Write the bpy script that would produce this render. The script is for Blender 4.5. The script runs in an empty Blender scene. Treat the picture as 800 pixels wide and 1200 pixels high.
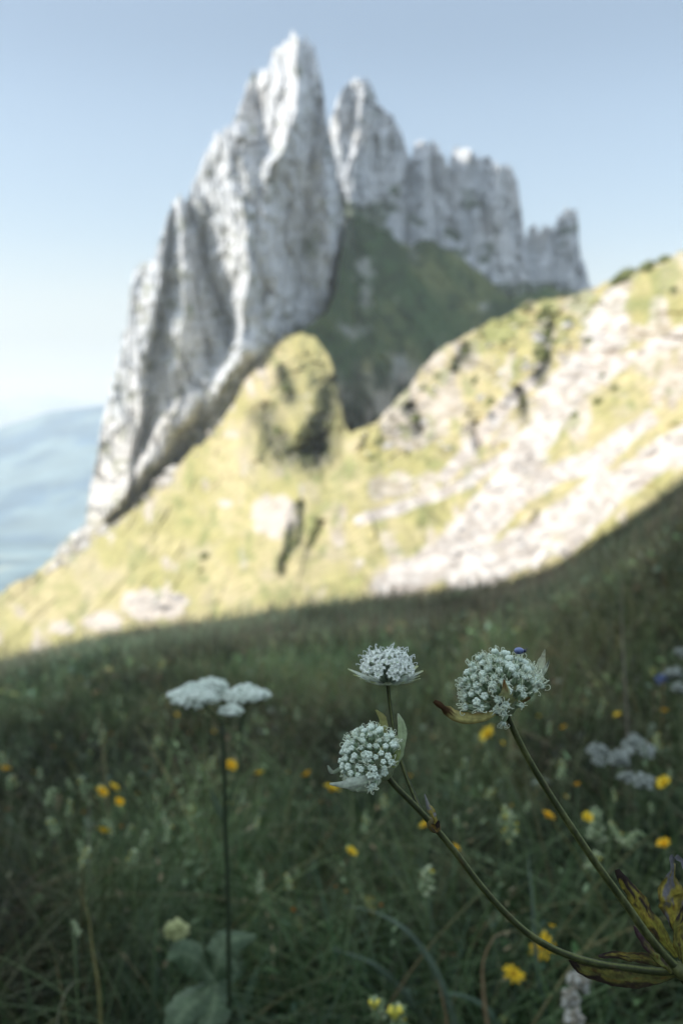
import bpy, math, random
import numpy as np
from mathutils import Vector, Matrix, Quaternion
random.seed(7); RS = np.random.RandomState(11)
SC = bpy.context.scene; COL = SC.collection

# ------------------------------------------------------------------ camera geometry
F = 35/36*1200.0; HOR = 470.0
PIT = math.atan((600-HOR)/F)
def P(px, py, Y):
    """point at forward distance Y on the line of sight through (px, py) of the 800x1200 photograph"""
    px = np.asarray(px, float); py = np.asarray(py, float); Y = np.asarray(Y, float)
    u = (px-400)/F; v = (600-py)/F
    dy = math.cos(PIT)+v*math.sin(PIT); dz = -math.sin(PIT)+v*math.cos(PIT)
    return np.stack([u/dy*Y, Y+0*px, dz/dy*Y], -1)
def slope(py):
    v = (600-py)/F
    return (-math.sin(PIT)+v*math.cos(PIT))/(math.cos(PIT)+v*math.sin(PIT))
def V(px, py, Y): return Vector(P(px, py, Y).tolist())

# ------------------------------------------------------------------ noise
def _h(ix, iy, iz, seed):
    n = (ix.astype(np.int64)*374761393 + iy.astype(np.int64)*668265263 + iz.astype(np.int64)*2147483647 + seed*1274126177) & 0xffffffff
    n = ((n ^ (n >> 13))*1274126177) & 0xffffffff
    n = ((n ^ (n >> 15))*2246822519) & 0xffffffff
    return ((n ^ (n >> 16)) & 0xffffff)/float(0xffffff)*2-1
def noise(x, y, z=0.0, seed=0):
    x, y, z = np.broadcast_arrays(np.asarray(x, float), np.asarray(y, float), np.asarray(z, float))
    ix, iy, iz = np.floor(x), np.floor(y), np.floor(z)
    fx, fy, fz = x-ix, y-iy, z-iz
    fx, fy, fz = [f*f*(3-2*f) for f in (fx, fy, fz)]
    r = 0
    for a in (0, 1):
        for b in (0, 1):
            for c in (0, 1):
                w = (fx if a else 1-fx)*(fy if b else 1-fy)*(fz if c else 1-fz)
                r = r + w*_h(ix+a, iy+b, iz+c, seed)
    return r
def fbm(x, y, z=0.0, seed=0, o=5, g=0.5):
    r = 0; a = 1; s = 0
    for i in range(o):
        r = r + a*noise(np.asarray(x)*2**i+i*17.3, np.asarray(y)*2**i+i*9.1, np.asarray(z)*2**i+i*5.7, seed+i*31); s += a; a *= g
    return r/s
def ridged(x, y, z=0.0, seed=0, o=4):
    r = 0; a = 1; s = 0
    for i in range(o):
        r = r + a*(1-2*np.abs(noise(np.asarray(x)*2**i+i*17.3, np.asarray(y)*2**i+i*9.1, np.asarray(z)*2**i, seed+i*31))); s += a; a *= 0.5
    return r/s
def sstep(a, b, x):
    t = np.clip((x-a)/(b-a), 0, 1); return t*t*(3-2*t)
def mixc(c0, c1, t):
    t = np.asarray(t)[..., None]; return np.asarray(c0)*(1-t)+np.asarray(c1)*t
def inpoly(px, py, poly):
    px = np.asarray(px); py = np.asarray(py); ins = np.zeros(np.broadcast(px, py).shape, bool)
    n = len(poly)
    for i in range(n):
        x0, y0 = poly[i]; x1, y1 = poly[(i+1) % n]
        if y0 == y1: continue
        c = ((y0 > py) != (y1 > py)) & (px < (x1-x0)*(py-y0)/(y1-y0)+x0)
        ins ^= c
    return ins
def cells(x, z, seed, tilt=1.0):
    """angular blocks: every cell has its own offset and its own tilted face, range about -1..1"""
    x, z = np.broadcast_arrays(np.asarray(x, float), np.asarray(z, float)); ix, iz = np.floor(x), np.floor(z); best = np.full(x.shape, 1e9); out = np.zeros(x.shape); o0 = np.zeros_like(ix)
    for a in (-1, 0, 1):
        for b in (-1, 0, 1):
            cx, cz = ix+a, iz+b; px_ = cx+.5+.48*_h(cx, cz, o0, seed); pz_ = cz+.5+.48*_h(cx, cz, o0, seed+1)
            dx, dz = x-px_, z-pz_; d = dx*dx+dz*dz; m = d < best
            val = .6*_h(cx, cz, o0, seed+2)+tilt*(dx*_h(cx, cz, o0, seed+3)+.6*dz*_h(cx, cz, o0, seed+4))
            out = np.where(m, val, out); best = np.where(m, d, best)
    return out
def linedist(px, py, pts):
    d = np.full(np.shape(px), 1e9)
    for (x0, y0), (x1, y1) in zip(pts[:-1], pts[1:]):
        L = (x1-x0)**2+(y1-y0)**2
        t = np.clip(((px-x0)*(x1-x0)+(py-y0)*(y1-y0))/L, 0, 1)
        d = np.minimum(d, np.hypot(px-x0-t*(x1-x0), py-y0-t*(y1-y0)))
    return d

# ------------------------------------------------------------------ meshes and tags
def tag(o, label=None, cat=None, group=None, kind=None):
    if label: o['label'] = label
    if cat: o['category'] = cat
    if group: o['group'] = group
    if kind: o['kind'] = kind
    return o
def np_mesh(name, verts, quads=None, tris=None, cols=None, mat=None, smooth=True):
    me = bpy.data.meshes.new(name)
    verts = np.asarray(verts, np.float32).reshape(-1, 3)
    loops = []; starts = []; tot = 0
    nq = 0 if quads is None else len(quads); nt = 0 if tris is None else len(tris)
    if nq: loops.append(np.asarray(quads).reshape(-1)); starts.append(np.arange(nq)*4)
    if nt: loops.append(np.asarray(tris).reshape(-1)); starts.append(np.arange(nt)*3+nq*4)
    loops = np.concatenate(loops).astype(np.int32); starts = np.concatenate(starts).astype(np.int32)
    me.vertices.add(len(verts)); me.vertices.foreach_set('co', verts.reshape(-1))
    me.loops.add(len(loops)); me.loops.foreach_set('vertex_index', loops)
    me.polygons.add(nq+nt); me.polygons.foreach_set('loop_start', starts)
    me.update(calc_edges=True)
    if cols is not None:
        cols = np.asarray(cols, np.float32)
        a = me.color_attributes.new('Col', 'FLOAT_COLOR', 'POINT')
        c4 = np.ones((len(verts), 4), np.float32); c4[:, :3] = cols.reshape(-1, 3)
        a.data.foreach_set('color', c4.reshape(-1))
    if smooth: me.polygons.foreach_set('use_smooth', np.ones(nq+nt, bool))
    if mat: me.materials.append(mat)
    me.validate()
    return me
def link(name, me, parent=None):
    o = bpy.data.objects.new(name, me); COL.objects.link(o)
    if parent: o.parent = parent
    return o
def empty(name, loc=(0, 0, 0)):
    o = bpy.data.objects.new(name, None); COL.objects.link(o); o.location = loc; o.empty_display_size = 0.02
    return o
def gridquads(nr, nc):
    i = np.arange(nr-1)[:, None]*nc+np.arange(nc-1)[None, :]
    return np.stack([i, i+1, i+nc+1, i+nc], -1).reshape(-1, 4)
class MB:
    """gathers vertices, quads, triangles and colours of one mesh"""
    def __init__(s): s.v = []; s.q = []; s.t = []; s.c = []; s.n = 0
    def add(s, v, q=None, t=None, c=(1, 1, 1)):
        v = np.asarray(v, float).reshape(-1, 3); s.v.append(v)
        if q is not None and len(q): s.q.append(np.asarray(q)+s.n)
        if t is not None and len(t): s.t.append(np.asarray(t)+s.n)
        c = np.asarray(c, float)
        s.c.append(np.broadcast_to(c, v.shape) if c.ndim == 1 else c.reshape(-1, 3)); s.n += len(v)
    def mesh(s, name, mat):
        return np_mesh(name, np.concatenate(s.v), np.concatenate(s.q) if s.q else None, np.concatenate(s.t) if s.t else None, np.concatenate(s.c), mat)
    def tube(s, pts, rad, c=(1, 1, 1), n=8, cap=True):
        pts = np.asarray(pts, float); m = len(pts); rad = np.broadcast_to(np.asarray(rad, float), (m,))
        tg = np.gradient(pts, axis=0); tg /= np.linalg.norm(tg, axis=1)[:, None]+1e-12
        a = np.array([0, 0, 1.0]) if abs(tg[0][2]) < .9 else np.array([1.0, 0, 0])
        u = np.cross(tg[0], a); u /= np.linalg.norm(u); rings = []
        for i in range(m):
            u = u-tg[i]*u.dot(tg[i]); u /= np.linalg.norm(u); w = np.cross(tg[i], u)
            th = np.arange(n)/n*2*np.pi
            rings.append(pts[i]+rad[i]*(np.cos(th)[:, None]*u+np.sin(th)[:, None]*w))
        v = np.concatenate(rings); i = np.arange(m-1)[:, None]*n+np.arange(n)[None]; j = np.arange(m-1)[:, None]*n+(np.arange(n)[None]+1) % n
        q = np.stack([i, j, j+n, i+n], -1).reshape(-1, 4); t = []
        cc = np.asarray(c, float)
        cc = np.broadcast_to(cc, v.shape) if cc.ndim == 1 else np.repeat(cc, n, axis=0)
        if cap:
            v = np.concatenate([v, pts[:1], pts[-1:]]); cc = np.concatenate([cc, cc[:1], cc[-1:]]); a0 = m*n
            for k in range(n): t += [[a0, (k+1) % n, k], [a0+1, (m-1)*n+k, (m-1)*n+(k+1) % n]]
        s.add(v, q, t, cc)
    def blob(s, c, r, ax=(0, 0, 1), el=1.0, col=(1, 1, 1), n=8, m=5, lobes=0, la=.15):
        ax = np.asarray(ax, float); ax = ax/np.linalg.norm(ax)
        a = np.array([0, 0, 1.0]) if abs(ax[2]) < .9 else np.array([1.0, 0, 0])
        u = np.cross(ax, a); u /= np.linalg.norm(u); w = np.cross(ax, u); v = []
        th = np.arange(n)/n*2*np.pi; lr = 1+la*np.cos(lobes*th) if lobes else np.ones(n)
        for k in range(1, m):
            ph = math.pi*k/m
            v.append(c+r*math.sin(ph)*(lr*np.cos(th))[:, None]*u+r*math.sin(ph)*(lr*np.sin(th))[:, None]*w-r*el*math.cos(ph)*ax)
        v = np.concatenate(v+[np.array([c-r*el*ax, c+r*el*ax])]); R = m-1
        i = np.arange(R-1)[:, None]*n+np.arange(n)[None]; j = np.arange(R-1)[:, None]*n+(np.arange(n)[None]+1) % n
        q = np.stack([i, j, j+n, i+n], -1).reshape(-1, 4); t = []
        for k in range(n): t += [[R*n, (k+1) % n, k], [R*n+1, (R-1)*n+k, (R-1)*n+(k+1) % n]]
        s.add(v, q, t, col)
    def ribbon(s, pts, wid, side, cup=0.0, c0=(1, 1, 1), cols=None, ns=5):
        """leaf blade along pts; side = sideways vector(s); cup lifts the margins; cols(t, s) -> colours"""
        pts = np.asarray(pts, float); m = len(pts); wid = np.asarray(wid, float); side = np.asarray(side, float)
        if side.ndim == 1: side = np.broadcast_to(side, (m, 3))
        tg = np.gradient(pts, axis=0); tg /= np.linalg.norm(tg, axis=1)[:, None]+1e-12
        sd = side-tg*np.sum(side*tg, 1)[:, None]; sd /= np.linalg.norm(sd, axis=1)[:, None]+1e-12
        nm = np.cross(tg, sd); k = np.linspace(-1, 1, ns)
        cup = np.broadcast_to(np.asarray(cup, float), (m,))
        v = pts[:, None]+sd[:, None]*(k[None, :, None]*wid[:, None, None]/2)+nm[:, None]*((k**2)[None, :, None]*(cup*wid)[:, None, None])
        T = np.broadcast_to(np.linspace(0, 1, m)[:, None], (m, ns)); S = np.broadcast_to(k[None], (m, ns))
        c = np.broadcast_to(np.asarray(c0, float), (m, ns, 3)) if cols is None else cols(T, S)
        s.add(v, gridquads(m, ns), None, c)
def spline(pts, n):
    pts = np.asarray(pts, float); m = len(pts)
    d = np.r_[0, np.cumsum(np.linalg.norm(np.diff(pts, axis=0), axis=1))]
    t = np.linspace(0, d[-1], n); tg = np.gradient(pts, d, axis=0)
    i = np.clip(np.searchsorted(d, t, side='right')-1, 0, m-2); h = (d[i+1]-d[i])[:, None]; s = ((t-d[i])/(d[i+1]-d[i]))[:, None]
    return (2*s**3-3*s**2+1)*pts[i]+(s**3-2*s**2+s)*h*tg[i]+(-2*s**3+3*s**2)*pts[i+1]+(s**3-s**2)*h*tg[i+1]

# ------------------------------------------------------------------ materials
def mat_col(name, rough=.8, nscale=None, namt=.3, bump=0.0, bscale=None, trans=0.0, spec=.3, sss=0.0):
    m = bpy.data.materials.new(name); m.use_nodes = True; nt = m.node_tree; N = nt.nodes; L = nt.links
    b = N['Principled BSDF']; b.inputs['Roughness'].default_value = rough; b.inputs['Specular IOR Level'].default_value = spec
    at = N.new('ShaderNodeAttribute'); at.attribute_name = 'Col'; out = at.outputs['Color']
    if nscale:
        tc = N.new('ShaderNodeTexCoord'); nz = N.new('ShaderNodeTexNoise'); nz.inputs['Scale'].default_value = nscale
        nz.inputs['Detail'].default_value = 6; L.new(tc.outputs['Object'], nz.inputs['Vector'])
        mr = N.new('ShaderNodeMapRange'); mr.inputs['From Min'].default_value = .3; mr.inputs['From Max'].default_value = .7
        mr.inputs['To Min'].default_value = 1-namt; mr.inputs['To Max'].default_value = 1+namt
        L.new(nz.outputs['Fac'], mr.inputs['Value'])
        mx = N.new('ShaderNodeMix'); mx.data_type = 'RGBA'; mx.blend_type = 'MULTIPLY'; mx.inputs[0].default_value = 1
        L.new(out, mx.inputs[6]); L.new(mr.outputs['Result'], mx.inputs[7]); out = mx.outputs[2]
        if bump:
            bp = N.new('ShaderNodeBump'); bp.inputs['Strength'].default_value = bump; bp.inputs['Distance'].default_value = (bscale or 1.0)
            L.new(nz.outputs['Fac'], bp.inputs['Height']); L.new(bp.outputs['Normal'], b.inputs['Normal'])
    L.new(out, b.inputs['Base Color'])
    if sss:
        b.inputs['Subsurface Weight'].default_value = sss; b.inputs['Subsurface Scale'].default_value = .001
    if trans:
        tr = N.new('ShaderNodeBsdfTranslucent'); L.new(out, tr.inputs['Color']); ms = N.new('ShaderNodeMixShader'); ms.inputs[0].default_value = trans
        L.new(b.outputs[0], ms.inputs[1]); L.new(tr.outputs[0], ms.inputs[2]); L.new(ms.outputs[0], N['Material Output'].inputs['Surface'])
    return m
M_rock = mat_col('limestone', .95, .25, .22, .5, .6, spec=.1)
M_slope = mat_col('mountain_turf', .95, .35, .22, .5, .5, spec=.05)
M_far = mat_col('distant_land', 1, .004, .25, spec=0)
M_soil = mat_col('soil', .95, 9, .4, .5, .02, spec=.1)
M_grass = mat_col('grass_blade', .6, None, trans=.25, spec=.25)
M_leaf = mat_col('leaf', .6, 60, .25, .2, .002, trans=.2, spec=.3)
M_stem = mat_col('stem', .55, 700, .3, .3, .0004, spec=.3)
M_bract = mat_col('bract', .65, 500, .28, .4, .0004, trans=.2, spec=.2)
M_floret = mat_col('floret', .6, 900, .15, .2, .0002, trans=.12, spec=.2)
M_petal = mat_col('yellow_petal', .6, 200, .15, trans=.25, spec=.2)
M_shrub = mat_col('shrub_leaves', .8, .8, .3, trans=.15, spec=.1)

# ------------------------------------------------------------------ world, sun, camera
SUN_AZ = Vector((-0.99, -0.13, 0)).normalized(); EL = math.radians(30)
SUNV = Vector((SUN_AZ.x*math.cos(EL), SUN_AZ.y*math.cos(EL), math.sin(EL)))
w = bpy.data.worlds.new('World'); SC.world = w; w.use_nodes = True
N = w.node_tree.nodes; L = w.node_tree.links
sk = N.new('ShaderNodeTexSky'); sk.sky_type = 'NISHITA'; sk.sun_disc = False
sk.sun_elevation = EL; sk.sun_rotation = math.atan2(SUNV.x, SUNV.y); sk.altitude = 1600
sk.air_density = 1.0; sk.dust_density = 1.2; sk.ozone_density = 1.0
hs = N.new('ShaderNodeHueSaturation'); hs.inputs['Saturation'].default_value = .70; hs.inputs['Value'].default_value = 1.0
geo = N.new('ShaderNodeNewGeometry'); sx_ = N.new('ShaderNodeSeparateXYZ'); L.new(geo.outputs['Incoming'], sx_.inputs[0])
ab_ = N.new('ShaderNodeMath'); ab_.operation = 'MULTIPLY'; ab_.inputs[1].default_value = -1; L.new(sx_.outputs['Z'], ab_.inputs[0])
rmp = N.new('ShaderNodeFloatCurve'); L.new(ab_.outputs[0], rmp.inputs['Value']); cv = rmp.mapping.curves[0]
SKYC = [(0, 1.0), (.05, 1.07), (.10, 1.18), (.185, 1.36), (.26, 1.46), (.345, 1.45), (.45, 2.6), (.6, 3.6), (1, 3.6)]  # brighter zenith added above the view to fill the meadow with light
for i_, (a_, b_) in enumerate(SKYC):
    if i_ < 2 and i_ < len(cv.points): cv.points[i_].location = (a_, b_/4)
    else: cv.points.new(a_, b_/4)
cv.points[1].location = cv.points[1].location
rmp.mapping.update()
m4 = N.new('ShaderNodeMath'); m4.operation = 'MULTIPLY'; m4.inputs[1].default_value = 4; L.new(rmp.outputs[0], m4.inputs[0])
st_ = N.new('ShaderNodeFloatCurve'); c2_ = st_.mapping.curves[0]
for i_, (a_, b_) in enumerate([(0, .08), (.08, .24), (.13, .50), (.185, .66), (.26, .70), (.34, .72), (.42, .66), (.6, .40), (1, .40)]):
    if i_ < 2: c2_.points[i_].location = (a_, b_)
    else: c2_.points.new(a_, b_)
st_.mapping.update()
L.new(ab_.outputs[0], st_.inputs['Value']); L.new(st_.outputs[0], hs.inputs['Saturation'])
vm = N.new('ShaderNodeVectorMath'); vm.operation = 'SCALE'; L.new(m4.outputs[0], vm.inputs['Scale'])
vt_ = N.new('ShaderNodeVectorMath'); vt_.operation = 'MULTIPLY'; vt_.inputs[1].default_value = (.975, 1.032, 1.01)
bg = N['Background']; bg.inputs['Strength'].default_value = .13
L.new(sk.outputs[0], hs.inputs['Color']); L.new(hs.outputs[0], vm.inputs[0]); L.new(vm.outputs[0], vt_.inputs[0]); L.new(vt_.outputs[0], bg.inputs['Color'])
sd = bpy.data.lights.new('sun', 'SUN'); sd.energy = 4.6; sd.angle = math.radians(.53); sd.color = (1, .93, .82)
so = bpy.data.objects.new('sun', sd); COL.objects.link(so); so.rotation_euler = SUNV.to_track_quat('Z', 'Y').to_euler()
cd = bpy.data.cameras.new('camera'); cam = bpy.data.objects.new('camera', cd); COL.objects.link(cam); SC.camera = cam
cd.sensor_fit = 'VERTICAL'; cd.sensor_height = 36; cd.sensor_width = 24; cd.lens = 35; cd.clip_start = .02; cd.clip_end = 90000
cam.rotation_euler = (math.pi/2-PIT, 0, 0)
cd.dof.use_dof = True; cd.dof.focus_distance = .345/math.cos(PIT)*1.0; cd.dof.aperture_fstop = 11.3
FOC = .345
SC.view_settings.view_transform = 'Standard'; SC.view_settings.look = 'None'; SC.view_settings.exposure = 0
SC.cycles.use_denoising = True; SC.cycles.max_bounces = 6; SC.cycles.diffuse_bounces = 3; SC.cycles.transmission_bounces = 3
SC.cycles.volume_bounces = 1; SC.cycles.transparent_max_bounces = 6; SC.cycles.caustics_reflective = False; SC.cycles.caustics_refractive = False

# ------------------------------------------------------------------ the great rock tower
SIL = [(30,690),(50,668),(72,640),(90,622),(100,608),(106,575),(112,545),(118,505),(126,470),(133,440),(141,412),(149,385),(151,360),(153,330),(158,318),(168,310),(177,305),(182,300),(186,285),(190,270),(196,248),(203,236),(210,231),(216,234),(221,228),(226,214),(232,205),(240,186),(246,172),(252,158),(262,152),(269,146),(276,138),(283,118),(290,96),(297,86),(304,90),(309,82),(316,74),(321,64),(327,54),(335,46),(342,40),(347,37),(352,44),(358,48),(364,50),(368,56),(372,72),(376,88),(379,112),(383,135),(386,152),(390,172),(394,190),(398,230),(402,262),(408,300),(414,340),(420,400),(424,480),(426,600)]
SIL = np.array(SIL, float)
# folds of the face: (photo height, photo x, depth in m) ; nearer is smaller
def folds():
    K = []
    def l(*k): K.append(np.array(k, float))
    l((40,20,60),(300,20,60),(700,-60,60))
    l((40,205,10),(230,200,6),(310,186,0),(400,172,-4),(480,164,-8),(560,150,-12),(620,120,-14),(700,70,-14))
    l((40,208,12),(230,205,10),(310,194,9),(400,182,8),(480,176,4),(560,162,0),(620,135,0),(700,80,0))
    l((40,212,6),(230,212,2),(310,216,-4),(400,214,-8),(480,205,-8),(520,180,-8),(620,140,-6),(700,90,-6))
    l((40,214,8),(230,222,10),(260,228,12),(310,246,15),(350,262,18),(400,268,18),(440,252,13),(500,225,10),(600,160,6),(700,100,4))
    l((40,270,14),(100,272,12),(140,270,0),(160,281,-8),(230,287,-14),(310,290,-20),(350,287,-22),(380,286,-14),(440,280,-6),(500,250,-4),(600,190,0),(700,120,0))
    l((40,300,30),(90,300,26),(140,303,16),(170,309,6),(200,303,-6),(260,298,-12),(350,294,-14),(400,292,-8),(500,270,0),(700,150,4))
    l((40,349,-2),(90,346,-8),(130,341,-14),(160,334,-16),(180,324,-15),(210,312,-14),(260,304,-14),(400,300,-8),(500,280,0),(700,160,4))
    l((40,374,14),(100,378,12),(160,372,8),(230,362,10),(330,350,14),(400,345,10),(700,300,10))
    l((40,380,12),(160,380,4),(230,378,5),(300,390,8),(350,385,12),(400,362,20),(700,360,30))
    l((40,384,30),(160,392,26),(260,398,40),(350,396,52),(400,396,60),(700,430,60))
    l((40,500,90),(400,520,90),(700,520,90))
    return K
def foldY(PX, PY, K):
    xs = [np.interp(PY, k[:, 0], k[:, 1]) for k in K]; ds = [np.interp(PY, k[:, 0], k[:, 2]) for k in K]
    for i in range(1, len(xs)): xs[i] = np.maximum(xs[i], xs[i-1]+.6)
    Y = np.where(PX <= xs[0], ds[0], ds[-1])
    for i in range(len(xs)-1):
        m = (PX >= xs[i]) & (PX < xs[i+1]); t = (PX-xs[i])/(xs[i+1]-xs[i])
        Y = np.where(m, ds[i]*(1-t)+ds[i+1]*t, Y)
    return Y
def rock_sheet(name, sil, bot, Yfun, colfun, nx, ny, jag, mat, seed, thick=70):
    sil = np.array(sil, float)
    px = np.linspace(sil[0, 0], sil[-1, 0], nx)
    top = np.interp(px, sil[:, 0], sil[:, 1])+jag*fbm(px/7, 0*px, seed=seed, o=4)+jag*.6*noise(px/2.5, 0*px, seed=seed+2)+jag*1.1*cells(px/9+.3*noise(px/5, 0*px), 0*px, seed+5)+jag*.6*cells(px/4, 0*px, seed+6)
    b = np.interp(px, [q[0] for q in bot], [q[1] for q in bot]); b = np.maximum(b, top+4)
    t = np.linspace(0, 1, ny)[:, None]
    PX = np.broadcast_to(px[None], (ny, nx)); PY = b[None]*(1-t)+top[None]*t
    Y, C = Yfun(PX, PY), None
    v = P(PX, PY, Y); C = colfun(PX, PY, v)
    ext = []; ce = []
    for dy, dz in ((5, -.5), (18, -5), (thick, -25), (thick+25, -160)):
        e = v[-1].copy(); e[:, 1] += dy; e[:, 2] += dz; e[:, 0] *= (v[-1, :, 1]+dy*.4)/v[-1, :, 1]; ext.append(e); ce.append(C[-1])
    v = np.concatenate([v, np.array(ext)]); C = np.concatenate([C, np.array(ce)])
    o = link(name, np_mesh(name, v, gridquads(*v.shape[:2]), None, C, mat)); tag(o, kind='structure')
    return o
def rockcol(X, Z, Yv, seed):
    n = fbm(X/9, Z/32, Yv/60, seed, 5); n2 = fbm(X/2.6, Z/14, 0, seed+7, 4); n3 = fbm(X/40, Z/45, 0, seed+3, 3)
    c = mixc((.53, .55, .575), (.61, .62, .635), sstep(-.3, .3, n))
    c = mixc(c, (.27, .28, .285), sstep(.12, .5, n2)*.22)
    c = mixc(c, (.52, .46, .38), sstep(.2, .6, n3)*.3)
    return c
KM = folds()
def towerY(PX, PY):
    X = (PX-400)*.385; Z = (HOR-PY)*.385
    d = foldY(PX+7*fbm(PX/18, PY/26, seed=71, o=4)+5*cells(X/9+fbm(X/9, Z/9, seed=72), Z/22, 73), PY, KM)
    wx = X+5*fbm(X/22, Z/26, seed=5, o=3)
    n = 3.6*ridged(wx/15, Z/95, 0, 3, 4)+2.6*fbm(wx/5, Z/26, 0, 9, 4)+1.2*ridged(wx/3.4, Z/22, 0, 13, 3)+1.5*noise(wx/1.2, Z/6, 0, 17)
    q1 = X+2.5*fbm(X/6, Z/9, seed=74, o=3); q2 = Z+4*fbm(X/7, Z/9, seed=75, o=3)+.5*X
    n2 = 1.2*ridged(X/30+Z/40, Z/9, 0, 21, 3)+4.0*cells(q1/13, q2/42, 76)+1.8*cells(q1/6.0, q2/17, 77)+.7*cells(q1/2.6, q2/7, 78)+.35*cells(q1/1.2, q2/3, 79)
    lean = (HOR-PY)*.05
    edge = np.interp(PX, SIL[:, 0], SIL[:, 1]); rnd = 8*np.exp(-np.clip(PY-edge, 0, 999)/4.0)
    # ledge of pale rock running down left, gully beside it
    led = linedist(PX, PY, [(288, 412), (250, 452), (216, 496), (180, 542), (122, 602)])
    gul = linedist(PX, PY, [(290, 425), (262, 470), (232, 515), (200, 560), (150, 605), (90, 650), (50, 670)])
    return 440+d*1.65-n-n2+lean*1.0-26*np.exp(-(led/17)**2)+4*np.exp(-(gul/7)**2)+rnd*.5
def towerC(PX, PY, v):
    c = rockcol(v[..., 0], v[..., 2], v[..., 1], 40)
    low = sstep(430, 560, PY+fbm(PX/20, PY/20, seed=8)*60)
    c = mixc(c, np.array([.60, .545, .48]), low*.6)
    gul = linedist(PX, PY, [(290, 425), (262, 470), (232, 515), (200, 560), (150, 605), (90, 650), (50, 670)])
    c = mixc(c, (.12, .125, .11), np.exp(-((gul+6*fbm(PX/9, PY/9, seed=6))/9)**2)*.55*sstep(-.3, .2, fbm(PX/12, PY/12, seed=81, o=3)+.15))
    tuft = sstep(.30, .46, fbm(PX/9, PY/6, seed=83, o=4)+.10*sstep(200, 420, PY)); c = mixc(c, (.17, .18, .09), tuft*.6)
    st2 = sstep(.15, .45, fbm(PX/4, PY/38, seed=84, o=4)); c = mixc(c, np.array([.38, .39, .40]), st2*.25)
    for gx, gy, r in ((363, 290, 9), (270, 480, 5), (215, 262, 5), (296, 92, 4), (222, 362, 5)):
        g = np.exp(-(((PX-gx)/r)**2+((PY-gy)/(r*1.5))**2)+fbm(PX/5, PY/5, seed=3)*1.2)
        c = mixc(c, (.10, .13, .06), np.clip(g, 0, 1)*.8)
    return c
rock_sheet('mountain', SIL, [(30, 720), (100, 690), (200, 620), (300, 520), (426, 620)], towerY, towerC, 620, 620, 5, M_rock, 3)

# ------------------------------------------------------------------ the row of towers behind
SIL2 = [(368,300),(380,210),(385,160),(387,140),(392,128),(397,112),(402,100),(407,97),(411,90),(418,86),(424,90),(429,88),(434,102),(439,116),(447,122),(455,130),(464,138),(469,150),(473,160),(477,172),(481,190),(484,170),(489,165),(494,170),(499,176),(503,168),(510,172),(516,178),(520,190),(525,194),(529,178),(534,174),(539,178),(544,170),(551,169),(556,178),(562,182),(568,180),(576,188),(584,186),(594,195),(600,203),(606,218),(608,235),(612,258),(616,276),(621,264),(627,262),(632,270),(637,263),(644,268),(649,272),(653,256),(659,250),(664,241),(669,246),(674,248),(677,262),(678,290),(681,305),(687,318),(689,332),(694,345),(705,420)]
KF = [np.array(k, float) for k in [
    ((40,360,60),(400,360,60)),
    ((40,396,0),(100,398,0),(170,396,2),(400,390,10)),
    ((40,410,8),(120,411,9),(200,405,2),(400,400,10)),
    ((40,424,-8),(110,425,-8),(160,424,-10),(200,415,-4),(400,410,5)),
    ((40,474,20),(160,474,20),(400,460,16)),
    ((40,480,38),(170,480,36),(240,478,28),(400,470,20)),
    ((40,498,16),(200,498,16),(400,500,16)),
    ((40,512,30),(200,508,28),(400,510,20)),
    ((40,521,18),(220,521,18),(400,520,20)),
    ((40,529,44),(180,529,44),(300,530,30),(400,530,24)),
    ((40,562,22),(220,560,22),(400,560,24)),
    ((40,572,32),(220,570,32),(400,570,26)),
    ((40,584,16),(230,582,18),(400,590,26)),
    ((40,612,52),(260,612,50),(400,620,40)),
    ((40,632,38),(400,640,40)),
    ((40,646,54),(260,646,54),(400,650,48)),
    ((40,668,36),(270,668,38),(400,680,46)),
    ((40,692,80),(400,700,80))]]
S2 = np.array(SIL2, float)
def farY(PX, PY):
    X = (PX-400)*.5; Z = (HOR-PY)*.5
    d = foldY(PX+5*fbm(PX/16, PY/22, seed=171, o=4)+4*cells(X/8+fbm(X/9, Z/9, seed=172), Z/20, 173), PY, KF)
    q1 = X+2.5*fbm(X/6, Z/9, seed=174, o=3); q2 = Z+4*fbm(X/7, Z/9, seed=175, o=3)+.4*X
    wx = X+4*fbm(X/22, Z/26, seed=15, o=3)
    n = 3.5*ridged(wx/14, Z/90, 0, 33, 4)+3*fbm(wx/5, Z/24, 0, 39, 4)+1.6*ridged(wx/3, Z/14, 0, 43, 4)+1.2*ridged(X/30, Z/7, 0, 61, 3)+4.5*cells(q1/13, q2/36, 176)+2.2*cells(q1/6, q2/15, 177)+.9*cells(q1/2.6, q2/6, 178)
    edge = np.interp(PX, S2[:, 0], S2[:, 1]); rnd = 8*np.exp(-np.clip(PY-edge, 0, 999)/4.0)
    return 575+d*1.0-n+(HOR-PY)*.05+rnd*.5+(PX-400)*.25
def farC(PX, PY, v):
    c = rockcol(v[..., 0], v[..., 2], v[..., 1], 70)
    g = sstep(.02, .25, fbm(PX/22, PY/16, seed=77, o=4)-.35+sstep(225, 300, PY-np.clip((PX-480)*.55, -40, 90))*.75)
    return mixc(c, (.10, .13, .07), g*.85)
rock_sheet('mountain', SIL2, [(360, 480), (705, 480)], farY, farC, 560, 380, 5, M_rock, 13, 50)

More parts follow.
